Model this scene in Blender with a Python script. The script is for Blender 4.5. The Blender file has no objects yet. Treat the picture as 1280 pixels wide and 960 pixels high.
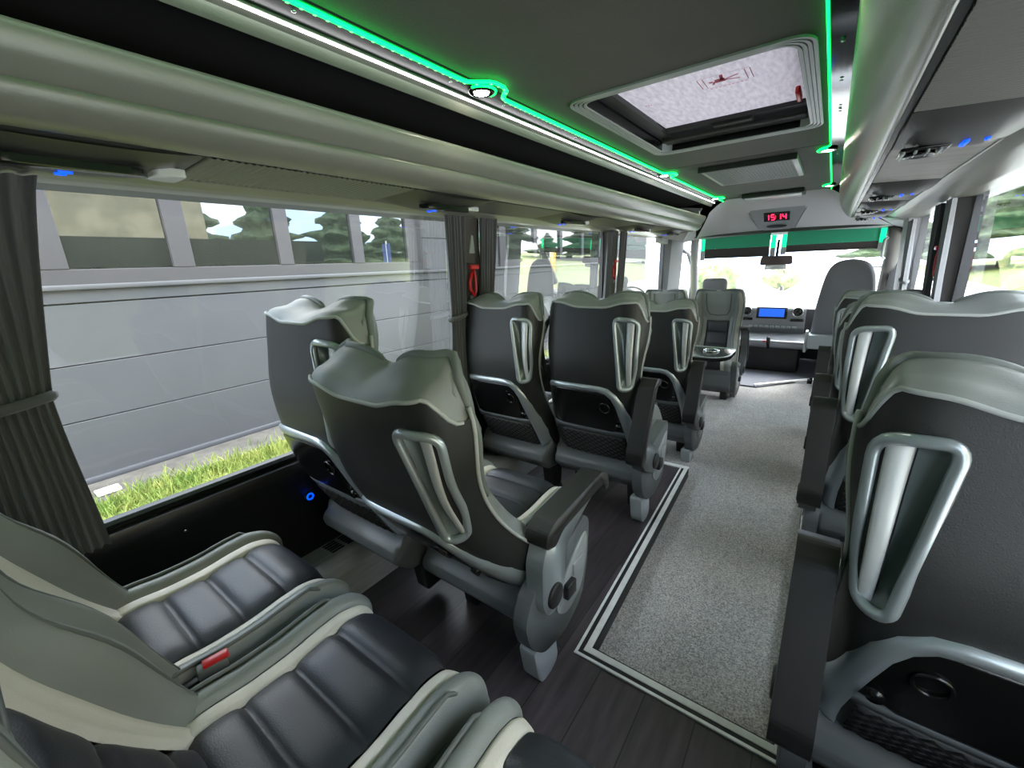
import bpy, bmesh, math, random
import numpy as np
from mathutils import Vector, Matrix, noise
random.seed(7)
sc = bpy.context.scene
COL = sc.collection
# ---------------------------------------------------------------- camera
cam_d = bpy.data.cameras.new('camera'); cam = bpy.data.objects.new('camera', cam_d); COL.objects.link(cam)
cam_d.sensor_width = 36.0; cam_d.lens = 524.27 / 1280 * 36; cam_d.clip_start = 0.02; cam_d.clip_end = 500
CR = Vector((0.80680975, 0.58944907, -0.04009773)); CU = Vector((-0.12885159, 0.24178872, 0.96173566)); CF = Vector((-0.57658936, 0.77077105, -0.27102895))
cam.matrix_world = Matrix(((CR.x, CU.x, -CF.x, 0), (CR.y, CU.y, -CF.y, 0), (CR.z, CU.z, -CF.z, 1.15), (0, 0, 0, 1)))
sc.camera = cam
# ---------------------------------------------------------------- sky and exposure
sc.view_settings.view_transform = 'Standard'; sc.view_settings.look = 'None'
sc.view_settings.gamma = 1.0; sc.view_settings.use_curve_mapping = False
sc.view_settings.exposure = 0.9
w = bpy.data.worlds.new('sky'); sc.world = w; w.use_nodes = True
wn, wl = w.node_tree.nodes, w.node_tree.links
bgn = wn['Background']; tc = wn.new('ShaderNodeTexCoord'); mp = wn.new('ShaderNodeMapping'); mp.inputs['Scale'].default_value = (1, 1, 2.6)
nz = wn.new('ShaderNodeTexNoise'); nz.inputs['Scale'].default_value = 3.2; nz.inputs['Detail'].default_value = 7; nz.inputs['Roughness'].default_value = .55
cr = wn.new('ShaderNodeValToRGB'); cr.color_ramp.elements[0].position = .42; cr.color_ramp.elements[0].color = (.42, .58, .82, 1)
cr.color_ramp.elements[1].position = .56; cr.color_ramp.elements[1].color = (1, 1, 1, 1)
wl.new(tc.outputs['Generated'], mp.inputs['Vector']); wl.new(mp.outputs[0], nz.inputs['Vector']); wl.new(nz.outputs['Fac'], cr.inputs['Fac'])
wl.new(cr.outputs['Color'], bgn.inputs['Color']); bgn.inputs['Strength'].default_value = 7.5
sund = bpy.data.lights.new('sun', 'SUN'); sund.energy = 3.0; sund.angle = math.radians(25); sund.color = (1, .97, .92)
sun = bpy.data.objects.new('sun', sund); COL.objects.link(sun); sun.rotation_euler = (math.radians(-38), math.radians(10), 0)
# ---------------------------------------------------------------- materials
MATS = {}
def mat(name, col, rough=.5, metal=0, bump=0, bscale=60, var=0, vscale=8, emit=None, estr=0, alpha=None, stretch=(1, 1, 1), spec=.5, sheen=0, detail=4):
    m = bpy.data.materials.new(name); m.use_nodes = True; n, l = m.node_tree.nodes, m.node_tree.links
    b = n['Principled BSDF']; b.inputs['Base Color'].default_value = (*col, 1); b.inputs['Roughness'].default_value = rough
    b.inputs['Metallic'].default_value = metal; b.inputs['Specular IOR Level'].default_value = spec
    if sheen: b.inputs['Sheen Weight'].default_value = sheen
    t = n.new('ShaderNodeTexCoord'); mpp = n.new('ShaderNodeMapping'); mpp.inputs['Scale'].default_value = stretch
    l.new(t.outputs['Object'], mpp.inputs['Vector'])
    if var:
        a = n.new('ShaderNodeTexNoise'); a.inputs['Scale'].default_value = vscale; a.inputs['Detail'].default_value = detail
        mx = n.new('ShaderNodeMix'); mx.data_type = 'RGBA'; mx.inputs['A'].default_value = (*[c * (1 - var) for c in col], 1)
        mx.inputs['B'].default_value = (*[min(1, c * (1 + var)) for c in col], 1)
        rp = n.new('ShaderNodeMapRange'); rp.inputs['From Min'].default_value = .32; rp.inputs['From Max'].default_value = .68
        l.new(mpp.outputs[0], a.inputs['Vector']); l.new(a.outputs['Fac'], rp.inputs['Value']); l.new(rp.outputs[0], mx.inputs['Factor']); l.new(mx.outputs['Result'], b.inputs['Base Color'])
    if bump:
        a = n.new('ShaderNodeTexNoise'); a.inputs['Scale'].default_value = bscale; a.inputs['Detail'].default_value = 3
        bp = n.new('ShaderNodeBump'); bp.inputs['Strength'].default_value = bump; bp.inputs['Distance'].default_value = .002
        l.new(mpp.outputs[0], a.inputs['Vector']); l.new(a.outputs['Fac'], bp.inputs['Height']); l.new(bp.outputs[0], b.inputs['Normal'])
    if emit: b.inputs['Emission Color'].default_value = (*emit, 1); b.inputs['Emission Strength'].default_value = estr
    MATS[name] = m; return m
M_black = mat('black leather', (.017, .018, .0175), .46, bump=.25, bscale=500, var=.15, vscale=5)
M_cush = mat('black seat leather', (.016, .018, .023), .44, bump=.25, bscale=450, var=.2, vscale=6)
M_grey = mat('grey leather', (.215, .23, .218), .45, bump=.25, bscale=450, var=.08, vscale=6)
M_wing = mat('grey green leather', (.15, .17, .16), .45, bump=.25, bscale=450)
M_beige = mat('beige leather', (.66, .62, .54), .5, bump=.25, bscale=450, var=.06, vscale=6)
M_pipe = mat('dark piping', (.10, .11, .105), .5)
M_pipel = mat('light piping', (.40, .42, .41), .5)
M_plas = mat('grey plastic', (.105, .115, .118), .42, bump=.15, bscale=900)
M_plasl = mat('light grey plastic', (.30, .32, .32), .35)
M_silver = mat('silver plastic', (.42, .47, .49), .28, .55)
M_bowl = mat('smoky silver plastic', (.20, .24, .245), .3, .3)
M_grip = mat('pale silver plastic', (.62, .64, .64), .38, .25)
M_tray = mat('glossy black plastic', (.006, .006, .006), .22)
M_mblack = mat('matt black plastic', (.012, .012, .012), .5)
M_pocket = mat('pocket fabric', (.10, .105, .105), .9, bump=.4, bscale=300)
M_net = mat('black net cord', (.006, .006, .006), .7)
M_wall = mat('black wall panel', (.010, .010, .010), .38, bump=.1, bscale=200)
M_sill = mat('black rubber sill', (.008, .008, .009), .25)
M_rack = mat('rack leatherette', (.175, .175, .15), .28, bump=.15, bscale=300, var=.05, vscale=3)
M_rackdk = mat('rack lining', (.004, .004, .004), .8)
M_ceil = mat('ceiling felt', (.085, .085, .074), .75, bump=.3, bscale=250, var=.08, vscale=4)
M_gloss = mat('glossy black strip', (.010, .010, .011), .07)
M_gloss2 = mat('satin black strip', (.010, .010, .011), .38)
M_head = mat('headliner grey', (.42, .41, .43), .6, bump=.1, bscale=200)
M_pillar = mat('pillar grey', (.13, .13, .135), .55)
M_pillard = mat('pillar dark', (.06, .055, .052), .6)
M_curt = mat('curtain cloth', (.105, .107, .115), .8, bump=.2, bscale=400, sheen=.3)
M_curtl = mat('pale curtain cloth', (.30, .31, .34), .8)
M_red = mat('red plastic', (.55, .012, .015), .35)
M_alu = mat('brushed aluminium', (.80, .79, .75), .42, .15, var=.08, vscale=30, stretch=(1, 1, 1))
M_chrome = mat('chrome', (.7, .7, .7), .15, 1)
M_duct = mat('heater duct grey', (.30, .30, .29), .42, .2, var=.12, vscale=12, stretch=(6, .6, 6))
M_psu = mat('service unit plastic', (.032, .032, .031), .45)
M_rib = mat('ribbed service panel', (.14, .14, .13), .45)
M_frame = mat('garage window frame', (.024, .0215, .023), .6)
M_garage = mat('garage door paint', (.054, .054, .057), .45, var=.03, vscale=2)
M_conc = mat('concrete', (.06, .054, .045), .9, var=.3, vscale=9, bump=.5, bscale=60)
M_seal = mat('rubber seal', (.05, .05, .055), .6)
M_white = mat('white paper', (.8, .8, .76), .7)
M_dash = mat('dashboard plastic', (.06, .062, .066), .5)
M_dashl = mat('dashboard silver', (.28, .29, .30), .35, .3)
M_coseat = mat('grey seat shell', (.15, .15, .16), .5, bump=.2, bscale=300)
M_cabfl = mat('cab rubber floor', (.16, .165, .19), .45, var=.1)
def emis(name, col, s):
    m = bpy.data.materials.new(name); m.use_nodes = True; b = m.node_tree.nodes['Principled BSDF']
    b.inputs['Base Color'].default_value = (*[c * .5 for c in col], 1); b.inputs['Emission Color'].default_value = (*col, 1); b.inputs['Emission Strength'].default_value = s; return m
M_eg = emis('green led', (.0, 1, .10), 2.8)
M_egd = emis('green led bead', (.15, 1, .22), 1.6)
M_ew = emis('white led', (1, .97, 1), 7)
M_edl = emis('warm led lens', (1, .93, .75), 60)
M_eb = emis('blue led', (.0, .06, 1), 1.3)
M_er = emis('red digits', (1, .01, .05), 3)
M_escr = emis('blue screen', (.02, .13, .75), .55)
M_lens = mat('clear lamp lens', (.65, .65, .68), .2, .2)
def glassmat(name, tint, ior_mix=.10, rough=0.0):
    m = bpy.data.materials.new(name); m.use_nodes = True; n, l = m.node_tree.nodes, m.node_tree.links
    for x in list(n): n.remove(x)
    o = n.new('ShaderNodeOutputMaterial'); tr = n.new('ShaderNodeBsdfTransparent'); tr.inputs['Color'].default_value = (*tint, 1)
    gl = n.new('ShaderNodeBsdfGlossy'); gl.inputs['Roughness'].default_value = rough
    mx = n.new('ShaderNodeMixShader'); fr = n.new('ShaderNodeFresnel'); fr.inputs['IOR'].default_value = 1.5
    mu = n.new('ShaderNodeMath'); mu.operation = 'MULTIPLY'; mu.inputs[1].default_value = ior_mix * 10
    mu.use_clamp = True
    l.new(fr.outputs[0], mu.inputs[0]); l.new(mu.outputs[0], mx.inputs[0]); l.new(tr.outputs[0], mx.inputs[1]); l.new(gl.outputs[0], mx.inputs[2]); l.new(mx.outputs[0], o.inputs[0])
    return m
M_glass = glassmat('bus window glass', (.93, .95, .94), .055)
M_wsglass = glassmat('windscreen glass', (.97, .98, .97), .04)
def panemat():
    m = bpy.data.materials.new('dark mirror pane'); m.use_nodes = True; n, l = m.node_tree.nodes, m.node_tree.links
    b = n['Principled BSDF']; b.inputs['Base Color'].default_value = (.012, .014, .012, 1); b.inputs['Roughness'].default_value = .02; b.inputs['Specular IOR Level'].default_value = .3
    gl = n.new('ShaderNodeBsdfGlossy'); gl.inputs['Roughness'].default_value = .0; gl.inputs['Color'].default_value = (.8, .84, .86, 1)
    mx = n.new('ShaderNodeMixShader'); mx.inputs[0].default_value = .14
    l.new(b.outputs[0], mx.inputs[1]); l.new(gl.outputs[0], mx.inputs[2]); l.new(mx.outputs[0], n['Material Output'].inputs[0]); return m
M_pane = panemat()
def carpetmat():
    m = mat('aisle carpet', (.30, .285, .265), .95, bump=1.0, bscale=420)
    n, l = m.node_tree.nodes, m.node_tree.links; b = n['Principled BSDF']
    t = n.new('ShaderNodeTexCoord'); v = n.new('ShaderNodeTexNoise'); v.inputs['Scale'].default_value = 210; v.inputs['Detail'].default_value = 5; v.inputs['Roughness'].default_value = .75
    v2 = n.new('ShaderNodeTexNoise'); v2.inputs['Scale'].default_value = 6
    c = n.new('ShaderNodeValToRGB'); c.color_ramp.elements[0].position = .36; c.color_ramp.elements[0].color = (.13, .125, .12, 1)
    c.color_ramp.elements[1].position = .66; c.color_ramp.elements[1].color = (.72, .68, .63, 1)
    mx = n.new('ShaderNodeMix'); mx.data_type = 'RGBA'; mx.blend_type = 'MULTIPLY'; mx.inputs['Factor'].default_value = .25
    l.new(t.outputs['Object'], v.inputs['Vector']); l.new(t.outputs['Object'], v2.inputs['Vector']); l.new(v.outputs['Fac'], c.inputs['Fac']); l.new(c.outputs['Color'], mx.inputs['A']); l.new(v2.outputs['Fac'], mx.inputs['B'])
    l.new(mx.outputs['Result'], b.inputs['Base Color']); return m
M_carpet = carpetmat()
def woodmat():
    m = mat('dark wood vinyl', (.03, .026, .026), .38, bump=.15, bscale=200, stretch=(1, .2, 1))
    n, l = m.node_tree.nodes, m.node_tree.links; b = n['Principled BSDF']
    t = n.new('ShaderNodeTexCoord'); mp_ = n.new('ShaderNodeMapping'); mp_.inputs['Scale'].default_value = (1, 1, 1); mp_.inputs['Rotation'].default_value = (0, 0, math.pi / 2)
    br = n.new('ShaderNodeTexBrick'); br.inputs['Scale'].default_value = 1; br.inputs['Brick Width'].default_value = .9; br.inputs['Row Height'].default_value = .13
    br.inputs['Color1'].default_value = (.020, .017, .018, 1); br.inputs['Color2'].default_value = (.062, .050, .054, 1); br.inputs['Mortar'].default_value = (.008, .007, .007, 1); br.inputs['Mortar Size'].default_value = .0015
    ns = n.new('ShaderNodeTexNoise'); ns.inputs['Scale'].default_value = 9; ns.inputs['Detail'].default_value = 6
    mp2 = n.new('ShaderNodeMapping'); mp2.inputs['Scale'].default_value = (6, .6, 1)
    mx = n.new('ShaderNodeMix'); mx.data_type = 'RGBA'; mx.blend_type = 'OVERLAY'; mx.inputs['Factor'].default_value = .8
    l.new(t.outputs['Object'], mp_.inputs['Vector']); l.new(mp_.outputs[0], br.inputs['Vector']); l.new(t.outputs['Object'], mp2.inputs['Vector']); l.new(mp2.outputs[0], ns.inputs['Vector'])
    l.new(br.outputs['Color'], mx.inputs['A']); l.new(ns.outputs['Fac'], mx.inputs['B']); l.new(mx.outputs['Result'], b.inputs['Base Color']); return m
M_wood = woodmat()
def blindmat():
    m = bpy.data.materials.new('hatch blind cloth'); m.use_nodes = True; n, l = m.node_tree.nodes, m.node_tree.links
    for x in list(n): n.remove(x)
    o = n.new('ShaderNodeOutputMaterial'); d = n.new('ShaderNodeBsdfDiffuse'); t = n.new('ShaderNodeBsdfTranslucent'); mx = n.new('ShaderNodeMixShader'); mx.inputs[0].default_value = .6
    c = n.new('ShaderNodeTexCoord'); mp_ = n.new('ShaderNodeMapping'); mp_.inputs['Scale'].default_value = (50, 14, 1); ns = n.new('ShaderNodeTexNoise'); ns.inputs['Scale'].default_value = 1.5; ns.inputs['Detail'].default_value = 6
    cr_ = n.new('ShaderNodeValToRGB'); cr_.color_ramp.elements[0].color = (.72, .69, .72, 1); cr_.color_ramp.elements[0].position = .3; cr_.color_ramp.elements[1].color = (.95, .91, .92, 1); cr_.color_ramp.elements[1].position = .65
    l.new(c.outputs['Object'], mp_.inputs['Vector']); l.new(mp_.outputs[0], ns.inputs['Vector']); l.new(ns.outputs['Fac'], cr_.inputs['Fac']); l.new(cr_.outputs['Color'], d.inputs['Color']); l.new(cr_.outputs['Color'], t.inputs['Color'])
    l.new(d.outputs[0], mx.inputs[1]); l.new(t.outputs[0], mx.inputs[2]); l.new(mx.outputs[0], o.inputs[0]); return m
M_blind = blindmat()
M_smoke = glassmat('smoked hatch cover', (.32, .31, .32), .05)
def leafmat(name, c1, c2, sc_=6):
    m = mat(name, c1, .8); n, l = m.node_tree.nodes, m.node_tree.links; b = n['Principled BSDF']
    t = n.new('ShaderNodeTexCoord'); v = n.new('ShaderNodeTexNoise'); v.inputs['Scale'].default_value = sc_; v.inputs['Detail'].default_value = 6
    c = n.new('ShaderNodeValToRGB'); c.color_ramp.elements[0].position = .38; c.color_ramp.elements[0].color = (*c1, 1); c.color_ramp.elements[1].position = .62; c.color_ramp.elements[1].color = (*c2, 1)
    l.new(t.outputs['Object'], v.inputs['Vector']); l.new(v.outputs['Fac'], c.inputs['Fac']); l.new(c.outputs['Color'], b.inputs['Base Color']); return m
M_grass = leafmat('grass', (.07, .10, .012), (.17, .18, .04), 5)
M_grassb = leafmat('grass blades', (.08, .14, .012), (.22, .24, .05), 4)
M_tree = leafmat('conifer foliage', (.03, .05, .018), (.09, .13, .05), 3)
M_bush = leafmat('bush foliage', (.10, .16, .04), (.40, .38, .12), 3)
M_stone = leafmat('tan stone render', (.28, .24, .15), (.40, .34, .22), 1.5)
M_bark = mat('bark', (.06, .045, .03), .9)
# ---------------------------------------------------------------- mesh helpers
def setp(o, label=None, cat=None, group=None, kind=None):
    if label: o['label'] = label
    if cat: o['category'] = cat
    if group: o['group'] = group
    if kind: o['kind'] = kind
    return o
def link(name, vf, m, parent=None, smooth=True, loc=(0, 0, 0)):
    v, f = vf; me = bpy.data.meshes.new(name); me.from_pydata([tuple(p) for p in v], [], f)
    bm = bmesh.new(); bm.from_mesh(me); bmesh.ops.recalc_face_normals(bm, faces=bm.faces); bm.to_mesh(me); bm.free()
    if smooth: me.shade_smooth() if smooth is True else me.set_sharp_from_angle(angle=math.radians(40)); 
    if smooth == 'auto':
        me.shade_smooth(); me.set_sharp_from_angle(angle=math.radians(38))
    me.materials.append(m); o = bpy.data.objects.new(name, me); COL.objects.link(o); o.location = loc
    if parent is not None: o.parent = parent
    return o
def thing(name, label, cat, loc=(0, 0, 0), rz=0, group=None):
    o = bpy.data.objects.new(name, None); COL.objects.link(o); o.location = loc; o.rotation_euler = (0, 0, rz); o.empty_display_size = .1
    return setp(o, label, cat, group)
def grid(nu, nv, fn, wrap=False):
    v = [fn(i / (nu - 1) if not wrap else i / nu, j / (nv - 1)) for j in range(nv) for i in range(nu)]
    f = [(j * nu + i, j * nu + (i + 1) % nu, (j + 1) * nu + (i + 1) % nu, (j + 1) * nu + i) for j in range(nv - 1) for i in range(nu if wrap else nu - 1)]
    return v, f
def join(*vfs):
    V, F = [], []
    for v, f in vfs:
        n = len(V); V += list(v); F += [tuple(i + n for i in q) for q in f]
    return V, F
def box(x0, x1, y0, y1, z0, z1, bev=0.0, seg=2, rot=None):
    bm = bmesh.new(); bmesh.ops.create_cube(bm, size=1)
    for q in bm.verts: q.co = Vector(((x0 + x1) / 2 + q.co.x * (x1 - x0), (y0 + y1) / 2 + q.co.y * (y1 - y0), (z0 + z1) / 2 + q.co.z * (z1 - z0)))
    if bev: bmesh.ops.bevel(bm, geom=bm.edges[:], offset=bev, segments=seg, affect='EDGES', profile=.5)
    bm.verts.ensure_lookup_table(); v = [q.co.copy() for q in bm.verts]; f = [tuple(x.index for x in q.verts) for q in bm.faces]; bm.free()
    if rot is not None: v = [rot @ q for q in v]
    return v, f
def prism(poly, axis, a, b, bev=0.0, seg=2):
    """poly: 2D points; axis 'x': points are (y,z); 'y': (x,z); 'z': (x,y)"""
    bm = bmesh.new()
    def P(p, t): return {'x': (t, p[0], p[1]), 'y': (p[0], t, p[1]), 'z': (p[0], p[1], t)}[axis]
    A = [bm.verts.new(P(p, a)) for p in poly]; B = [bm.verts.new(P(p, b)) for p in poly]; n = len(poly)
    bm.faces.new(A[::-1]); bm.faces.new(B)
    for i in range(n): bm.faces.new((A[i], A[(i + 1) % n], B[(i + 1) % n], B[i]))
    if bev:
        es = [e for e in bm.edges if e.calc_face_angle(0) > .6] if False else bm.edges[:]
        bmesh.ops.bevel(bm, geom=es, offset=bev, segments=seg, affect='EDGES', profile=.5, clamp_overlap=True)
    bm.verts.index_update(); v = [q.co.copy() for q in bm.verts]; f = [tuple(x.index for x in q.verts) for q in bm.faces]; bm.free(); return v, f
def tube(pts, r, seg=8, closed=False, rb=None, up=None):
    """tube along pts; r normal radius, rb binormal radius (flat sections)"""
    pts = [Vector(p) for p in pts]; n = len(pts); V = []; F = []; rb = rb if rb is not None else r
    ref = Vector(up) if up else None; prevn = None
    for i, p in enumerate(pts):
        a = pts[(i - 1) % n] if (closed or i > 0) else p; b = pts[(i + 1) % n] if (closed or i < n - 1) else p
        t = (b - a).normalized()
        if ref is not None: nn = (ref - t * ref.dot(t)).normalized()
        elif prevn is None: nn = t.orthogonal().normalized()
        else: nn = (prevn - t * prevn.dot(t)).normalized()
        prevn = nn; bb = t.cross(nn)
        rr_ = r(i / (n - 1)) if callable(r) else r; rbb = rb(i / (n - 1)) if callable(rb) else rb
        for k in range(seg):
            th = 2 * math.pi * k / seg; V.append(p + nn * math.cos(th) * rr_ + bb * math.sin(th) * rbb)
    for i in range(n if closed else n - 1):
        for k in range(seg):
            F.append((i * seg + k, i * seg + (k + 1) % seg, ((i + 1) % n) * seg + (k + 1) % seg, ((i + 1) % n) * seg + k))
    if not closed: F.append(tuple(range(seg))[::-1]); F.append(tuple((n - 1) * seg + k for k in range(seg)))
    return V, F
def lathe(prof, c, axis='z', seg=24):
    V = []; F = []
    for (r, h) in prof:
        for k in range(seg):
            t = 2 * math.pi * k / seg; a, b = r * math.cos(t), r * math.sin(t)
            V.append(Vector(c) + (Vector((a, b, h)) if axis == 'z' else Vector((h, a, b)) if axis == 'x' else Vector((a, h, b))))
    n = len(prof)
    for j in range(n - 1):
        for k in range(seg): F.append((j * seg + k, j * seg + (k + 1) % seg, (j + 1) * seg + (k + 1) % seg, (j + 1) * seg + k))
    F.append(tuple(range(seg))); F.append(tuple((n - 1) * seg + k for k in range(seg)))
    return V, F
def roundpoly(pts, r, n=6):
    out = []; N = len(pts)
    for i in range(N):
        p = Vector(pts[i]); a = Vector(pts[i - 1]); b = Vector(pts[(i + 1) % N]); rr_ = r[i] if isinstance(r, (list, tuple)) else r
        d1 = (a - p).normalized(); d2 = (b - p).normalized(); rr_ = min(rr_, (a - p).length * .49, (b - p).length * .49)
        for k in range(n + 1):
            t = k / n; out.append((p + d1 * rr_ * (1 - t) ** 2 + d2 * rr_ * t ** 2))
    return out
def sm(a, b, x):
    t = max(0, min(1, (x - a) / (b - a))); return t * t * (3 - 2 * t)
def spl(xs, ys):
    xs = np.array(xs, float); ys = np.array(ys, float); m = np.gradient(ys, xs)
    def f(x):
        x = min(max(x, xs[0]), xs[-1]); i = min(int(np.searchsorted(xs, x, side='right')) - 1, len(xs) - 2); h = xs[i + 1] - xs[i]; t = (x - xs[i]) / h
        return float((2 * t**3 - 3 * t * t + 1) * ys[i] + (t**3 - 2 * t * t + t) * h * m[i] + (-2 * t**3 + 3 * t * t) * ys[i + 1] + (t**3 - t * t) * h * m[i + 1])
    return f
# ================================================================ SEATS
PIV = .30
fW = spl([-.10, 0, .12, .30, .42, .55, .66, .72], [.205, .220, .220, .205, .206, .222, .218, .205])
fB = spl([-.10, 0, .10, .30, .45, .60, .70], [-.045, .005, .040, .08, .075, .03, .0])
fE = spl([-.10, 0, .10, .25, .40, .50, .60, .70], [.12, .10, .075, .03, .015, .03, .07, .085])
def fback(x, s, k=1):
    U = min(1, abs(x) / (fW(s) * k)); E, B = fE(s), fB(s)
    return E - (E + B) * (1 - U**8)**(1 / 1.9)
fEb = spl([-.10, 0, .10, .20, .36, .50, .60, .70], [-.02, -.01, .005, .022, .050, .020, .03, .05])
BENCH = [False]
def ffront(U, s):
    U = abs(U); E, B = (fEb(s) if BENCH[0] else fE(s)), fB(s); T = .085 + .03 * sm(.45, .6, s); yc = -B + T
    return yc + (E - yc) * sm(.5, 1, U) + .040 * math.exp(-((U - .80) / .13)**2)
def ftop(U):
    U = abs(U); return .677 + .018 * sm(.25, .7, U) - .085 * sm(.86, 1, U)**2
ZTOP = .682; WB = [.030]
def ftopF(U):
    U = abs(U); q = max(0, min(1, (U - .06) / .92)); return ZTOP + WB[0] * math.sin(math.pi * q)**.85 - .10 * sm(.84, 1, U)**2
def make_seat(label, loc, rec=7, m=1, arm=None, wk=1.0, rz=0, group='passenger seats', shell=True, foot=None, name='passenger_seat', detail=True, console=True, rowfront=False, loop=True):
    root = thing(name, label, 'seat', loc, rz, group); BENCH[0] = not shell and not rowfront; WB[0] = .006 if rowfront else .030
    a = math.radians(rec); ca, sa = math.cos(a), math.sin(a)
    def T(x, f, s): return Vector((x * m, f * ca - s * sa, PIV + f * sa + s * ca))
    # ---- back shell (black) with the recess for the grab handle
    ho = roundpoly([(.112, .640), (.203, .632), (.204, .480), (.190, .362), (.152, .362)], [.025, .035, .06, .018, .020], 6)
    ho = [Vector((p.x * wk, p.y)) for p in ho]; hc = sum((Vector(p) for p in ho), Vector((0, 0))) / len(ho)
    def inside(x, s):
        c = False; n = len(ho)
        for i in range(n):
            p, q = ho[i], ho[i - 1]
            if (p.y > s) != (q.y > s) and x < (q.x - p.x) * (s - p.y) / (q.y - p.y) + p.x: c = not c
        return c
    NU, NV = (85, 76) if shell else (25, 30)
    def UU(t): return math.sin((t * 2 - 1) * math.pi / 2)
    def bk(t, v):
        U = UU(t); s = -.09 + (ftop(U) + .09) * v; return T(U * fW(s) * wk, fback(U * fW(s), s), s)
    V, F = grid(NU, NV, bk)
    if shell:
        F2 = []
        for q in F:
            t = (q[0] % NU + .5) / (NU - 1); v = (q[0] // NU + .5) / (NV - 1); U = UU(t); s = -.09 + (ftop(U) + .09) * v
            if not inside(U * fW(s) * wk, s): F2.append(q)
        F = F2
    link('back_shell', (V, F), M_black, root)
    # ---- front patches
    def patch(u0, u1, v0, v1, nu, nv, bulge, grooves=(), gd=.012, gs=.010):
        def fn(a_, b_):
            U = u0 + (u1 - u0) * a_; v = v0 + (v1 - v0) * b_; s = -.02 + (ftopF(U) + .02) * v
            f = ffront(U, s) + bulge * (1 - (2 * a_ - 1)**6) * (1 - (2 * b_ - 1)**20)
            for g in grooves: f -= gd * math.exp(-((s - g) / gs)**2)
            return T(U * fW(s) * wk, f, s)
        return grid(nu, nv, fn)
    link('centre_panel', patch(-.5, .5, 0, .64, 17, 34, .014, (.10, .21, .32)), M_cush, root)
    for sg in (-1, 1):
        link('side_stripe', patch(.5 * sg, .66 * sg, 0, .70, 7, 24, .010), M_beige if not rowfront else M_grey, root)
        link('side_bolster', patch(.66 * sg, 1.0 * sg, 0, .985, 11, 30, .010), M_grey, root)
    link('headrest', patch(-.66, .66, .64, 1.0, 21, 14, .012), M_grey, root)
    link('headrest_seam', tube([T(fW(.5) * wk * x, ffront(x / 1, s) + .014, s) for x, s in [(-.50, .66), (-.50, .58), (-.46, .52), (-.36, .485), (0, .475), (.36, .485), (.46, .52), (.50, .58), (.50, .66)]], .0045, 6), M_pipe, root)
    for sg in (() if shell else (-1, 1)):
        if True:
            link('bolster_seam', tube([T(sg * .80 * fW(q) * wk, ffront(.80, q) + .0075, q) for q in np.linspace(.02, .62, 30)], .0035, 6), M_pipe, root)
            link('bolster_seam', tube([T(sg * .985 * fW(q) * wk, ffront(.985, q) + .006, q) for q in np.linspace(.02, .60, 30)], .0045, 6), M_pipe, root)
    # ---- top cap joining shell and front
    def cap(t, k):
        U = UU(t); s = ftop(U); s2 = ftopF(U); b = fback(U * fW(s), s); f = ffront(U, s2) + .004; y = b + (f - b) * k
        pl = .004 * math.sin(3 * math.pi * k) * sm(.1, .4, abs(U)) * sm(1, .8, abs(U))
        return T(U * (fW(s) * (1 - k) + fW(s2) * k) * wk, y, s + (s2 - s) * k**1.3 + pl + .012 * math.sin(math.pi * k)**.7 * (1 - abs(U)**8))
    link('top_cap', grid(41, 9, cap), M_grey, root)
    # piping along the shell edge
    pp = [T(UU(t) * fW(ftop(UU(t))) * wk, fback(UU(t) * fW(ftop(UU(t))), ftop(UU(t))), ftop(UU(t)) + .002) for t in np.linspace(.04, .96, 40)]
    link('piping', tube(pp, .0045, 6), M_pipel, root)
    for sg in (-1, 1):
        pts = [T(sg * fW(s) * wk * 1.003, fE(s), s) for s in np.linspace(-.05, ftop(.97), 26)]
        link('edge_piping', tube(pts, .005, 6), M_pipel, root)
        # padded headrest wing: a rolled edge along the raised front corner, running down the side
        for k, (dr, df, ds_) in enumerate(((.011, .0, .0), (.008, -.026, -.010))):
            wp = []
            for U in list(np.linspace(.10, .97, 16)): wp.append(T(sg * U * fW(.66) * wk, ffront(U, ftopF(U)) + df, ftopF(U) + ds_ + .002))
            if k == 0:
                for s__ in np.linspace(ftopF(.97) - .03, .40, 8): wp.append(T(sg * .985 * fW(s__) * wk, ffront(.97, s__) + .004, s__))
            link('headrest_wing', tube(wp, lambda t: dr * (.35 + .65 * math.sin(math.pi * min(1, max(0, t)))**.4), 8, up=(0, 0, 1)), M_wing, root)
    # ---- grab handle: frame, bowl and grip
    if shell:
        fr = [T(p.x, fback(p.x / wk, p.y) - .006, p.y) for p in ho]
        hnd = link('grab_handle', tube(fr, .0095, 8, closed=True), M_silver, root)
        n = len(ho); V = []; F = []; R = [1.0, .97, .9, .8, .6, .35, .1]
        for t in R:
            for p in ho:
                q = hc + (p - hc) * t; V.append(T(q.x, fback(p.x / wk, p.y) * t + fback(hc.x, hc.y) * (1 - t) + .030 * (1 - t**5), q.y))
        for j in range(len(R) - 1):
            for i in range(n): F.append((j * n + i, j * n + (i + 1) % n, (j + 1) * n + (i + 1) % n, (j + 1) * n + i))
        F.append(tuple((len(R) - 1) * n + i for i in range(n))); link('handle_recess', (V, F), M_bowl, hnd)
        def gx(t): return (.174 + .006 * t + .004 * math.sin(math.pi * t)) * wk
        gp = [T(gx(t), fback(gx(t) / wk, .634 - .278 * t) + .004 - .004 * math.sin(math.pi * t), .634 - .278 * t) for t in np.linspace(0, 1, 16)]
        link('grip', tube(gp, lambda t: .0165 - .007 * t, 10, rb=.005, up=(m, 0, 0)), M_grip, hnd)
        gp2 = [T(gx(t), fback(gx(t) / wk, .634 - .278 * t) + .012 - .004 * math.sin(math.pi * t), .634 - .278 * t) for t in np.linspace(0, 1, 16)]
        link('grip_back', tube(gp2, lambda t: .020 - .007 * t, 10, rb=.007, up=(m, 0, 0)), M_mblack, hnd)
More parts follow.
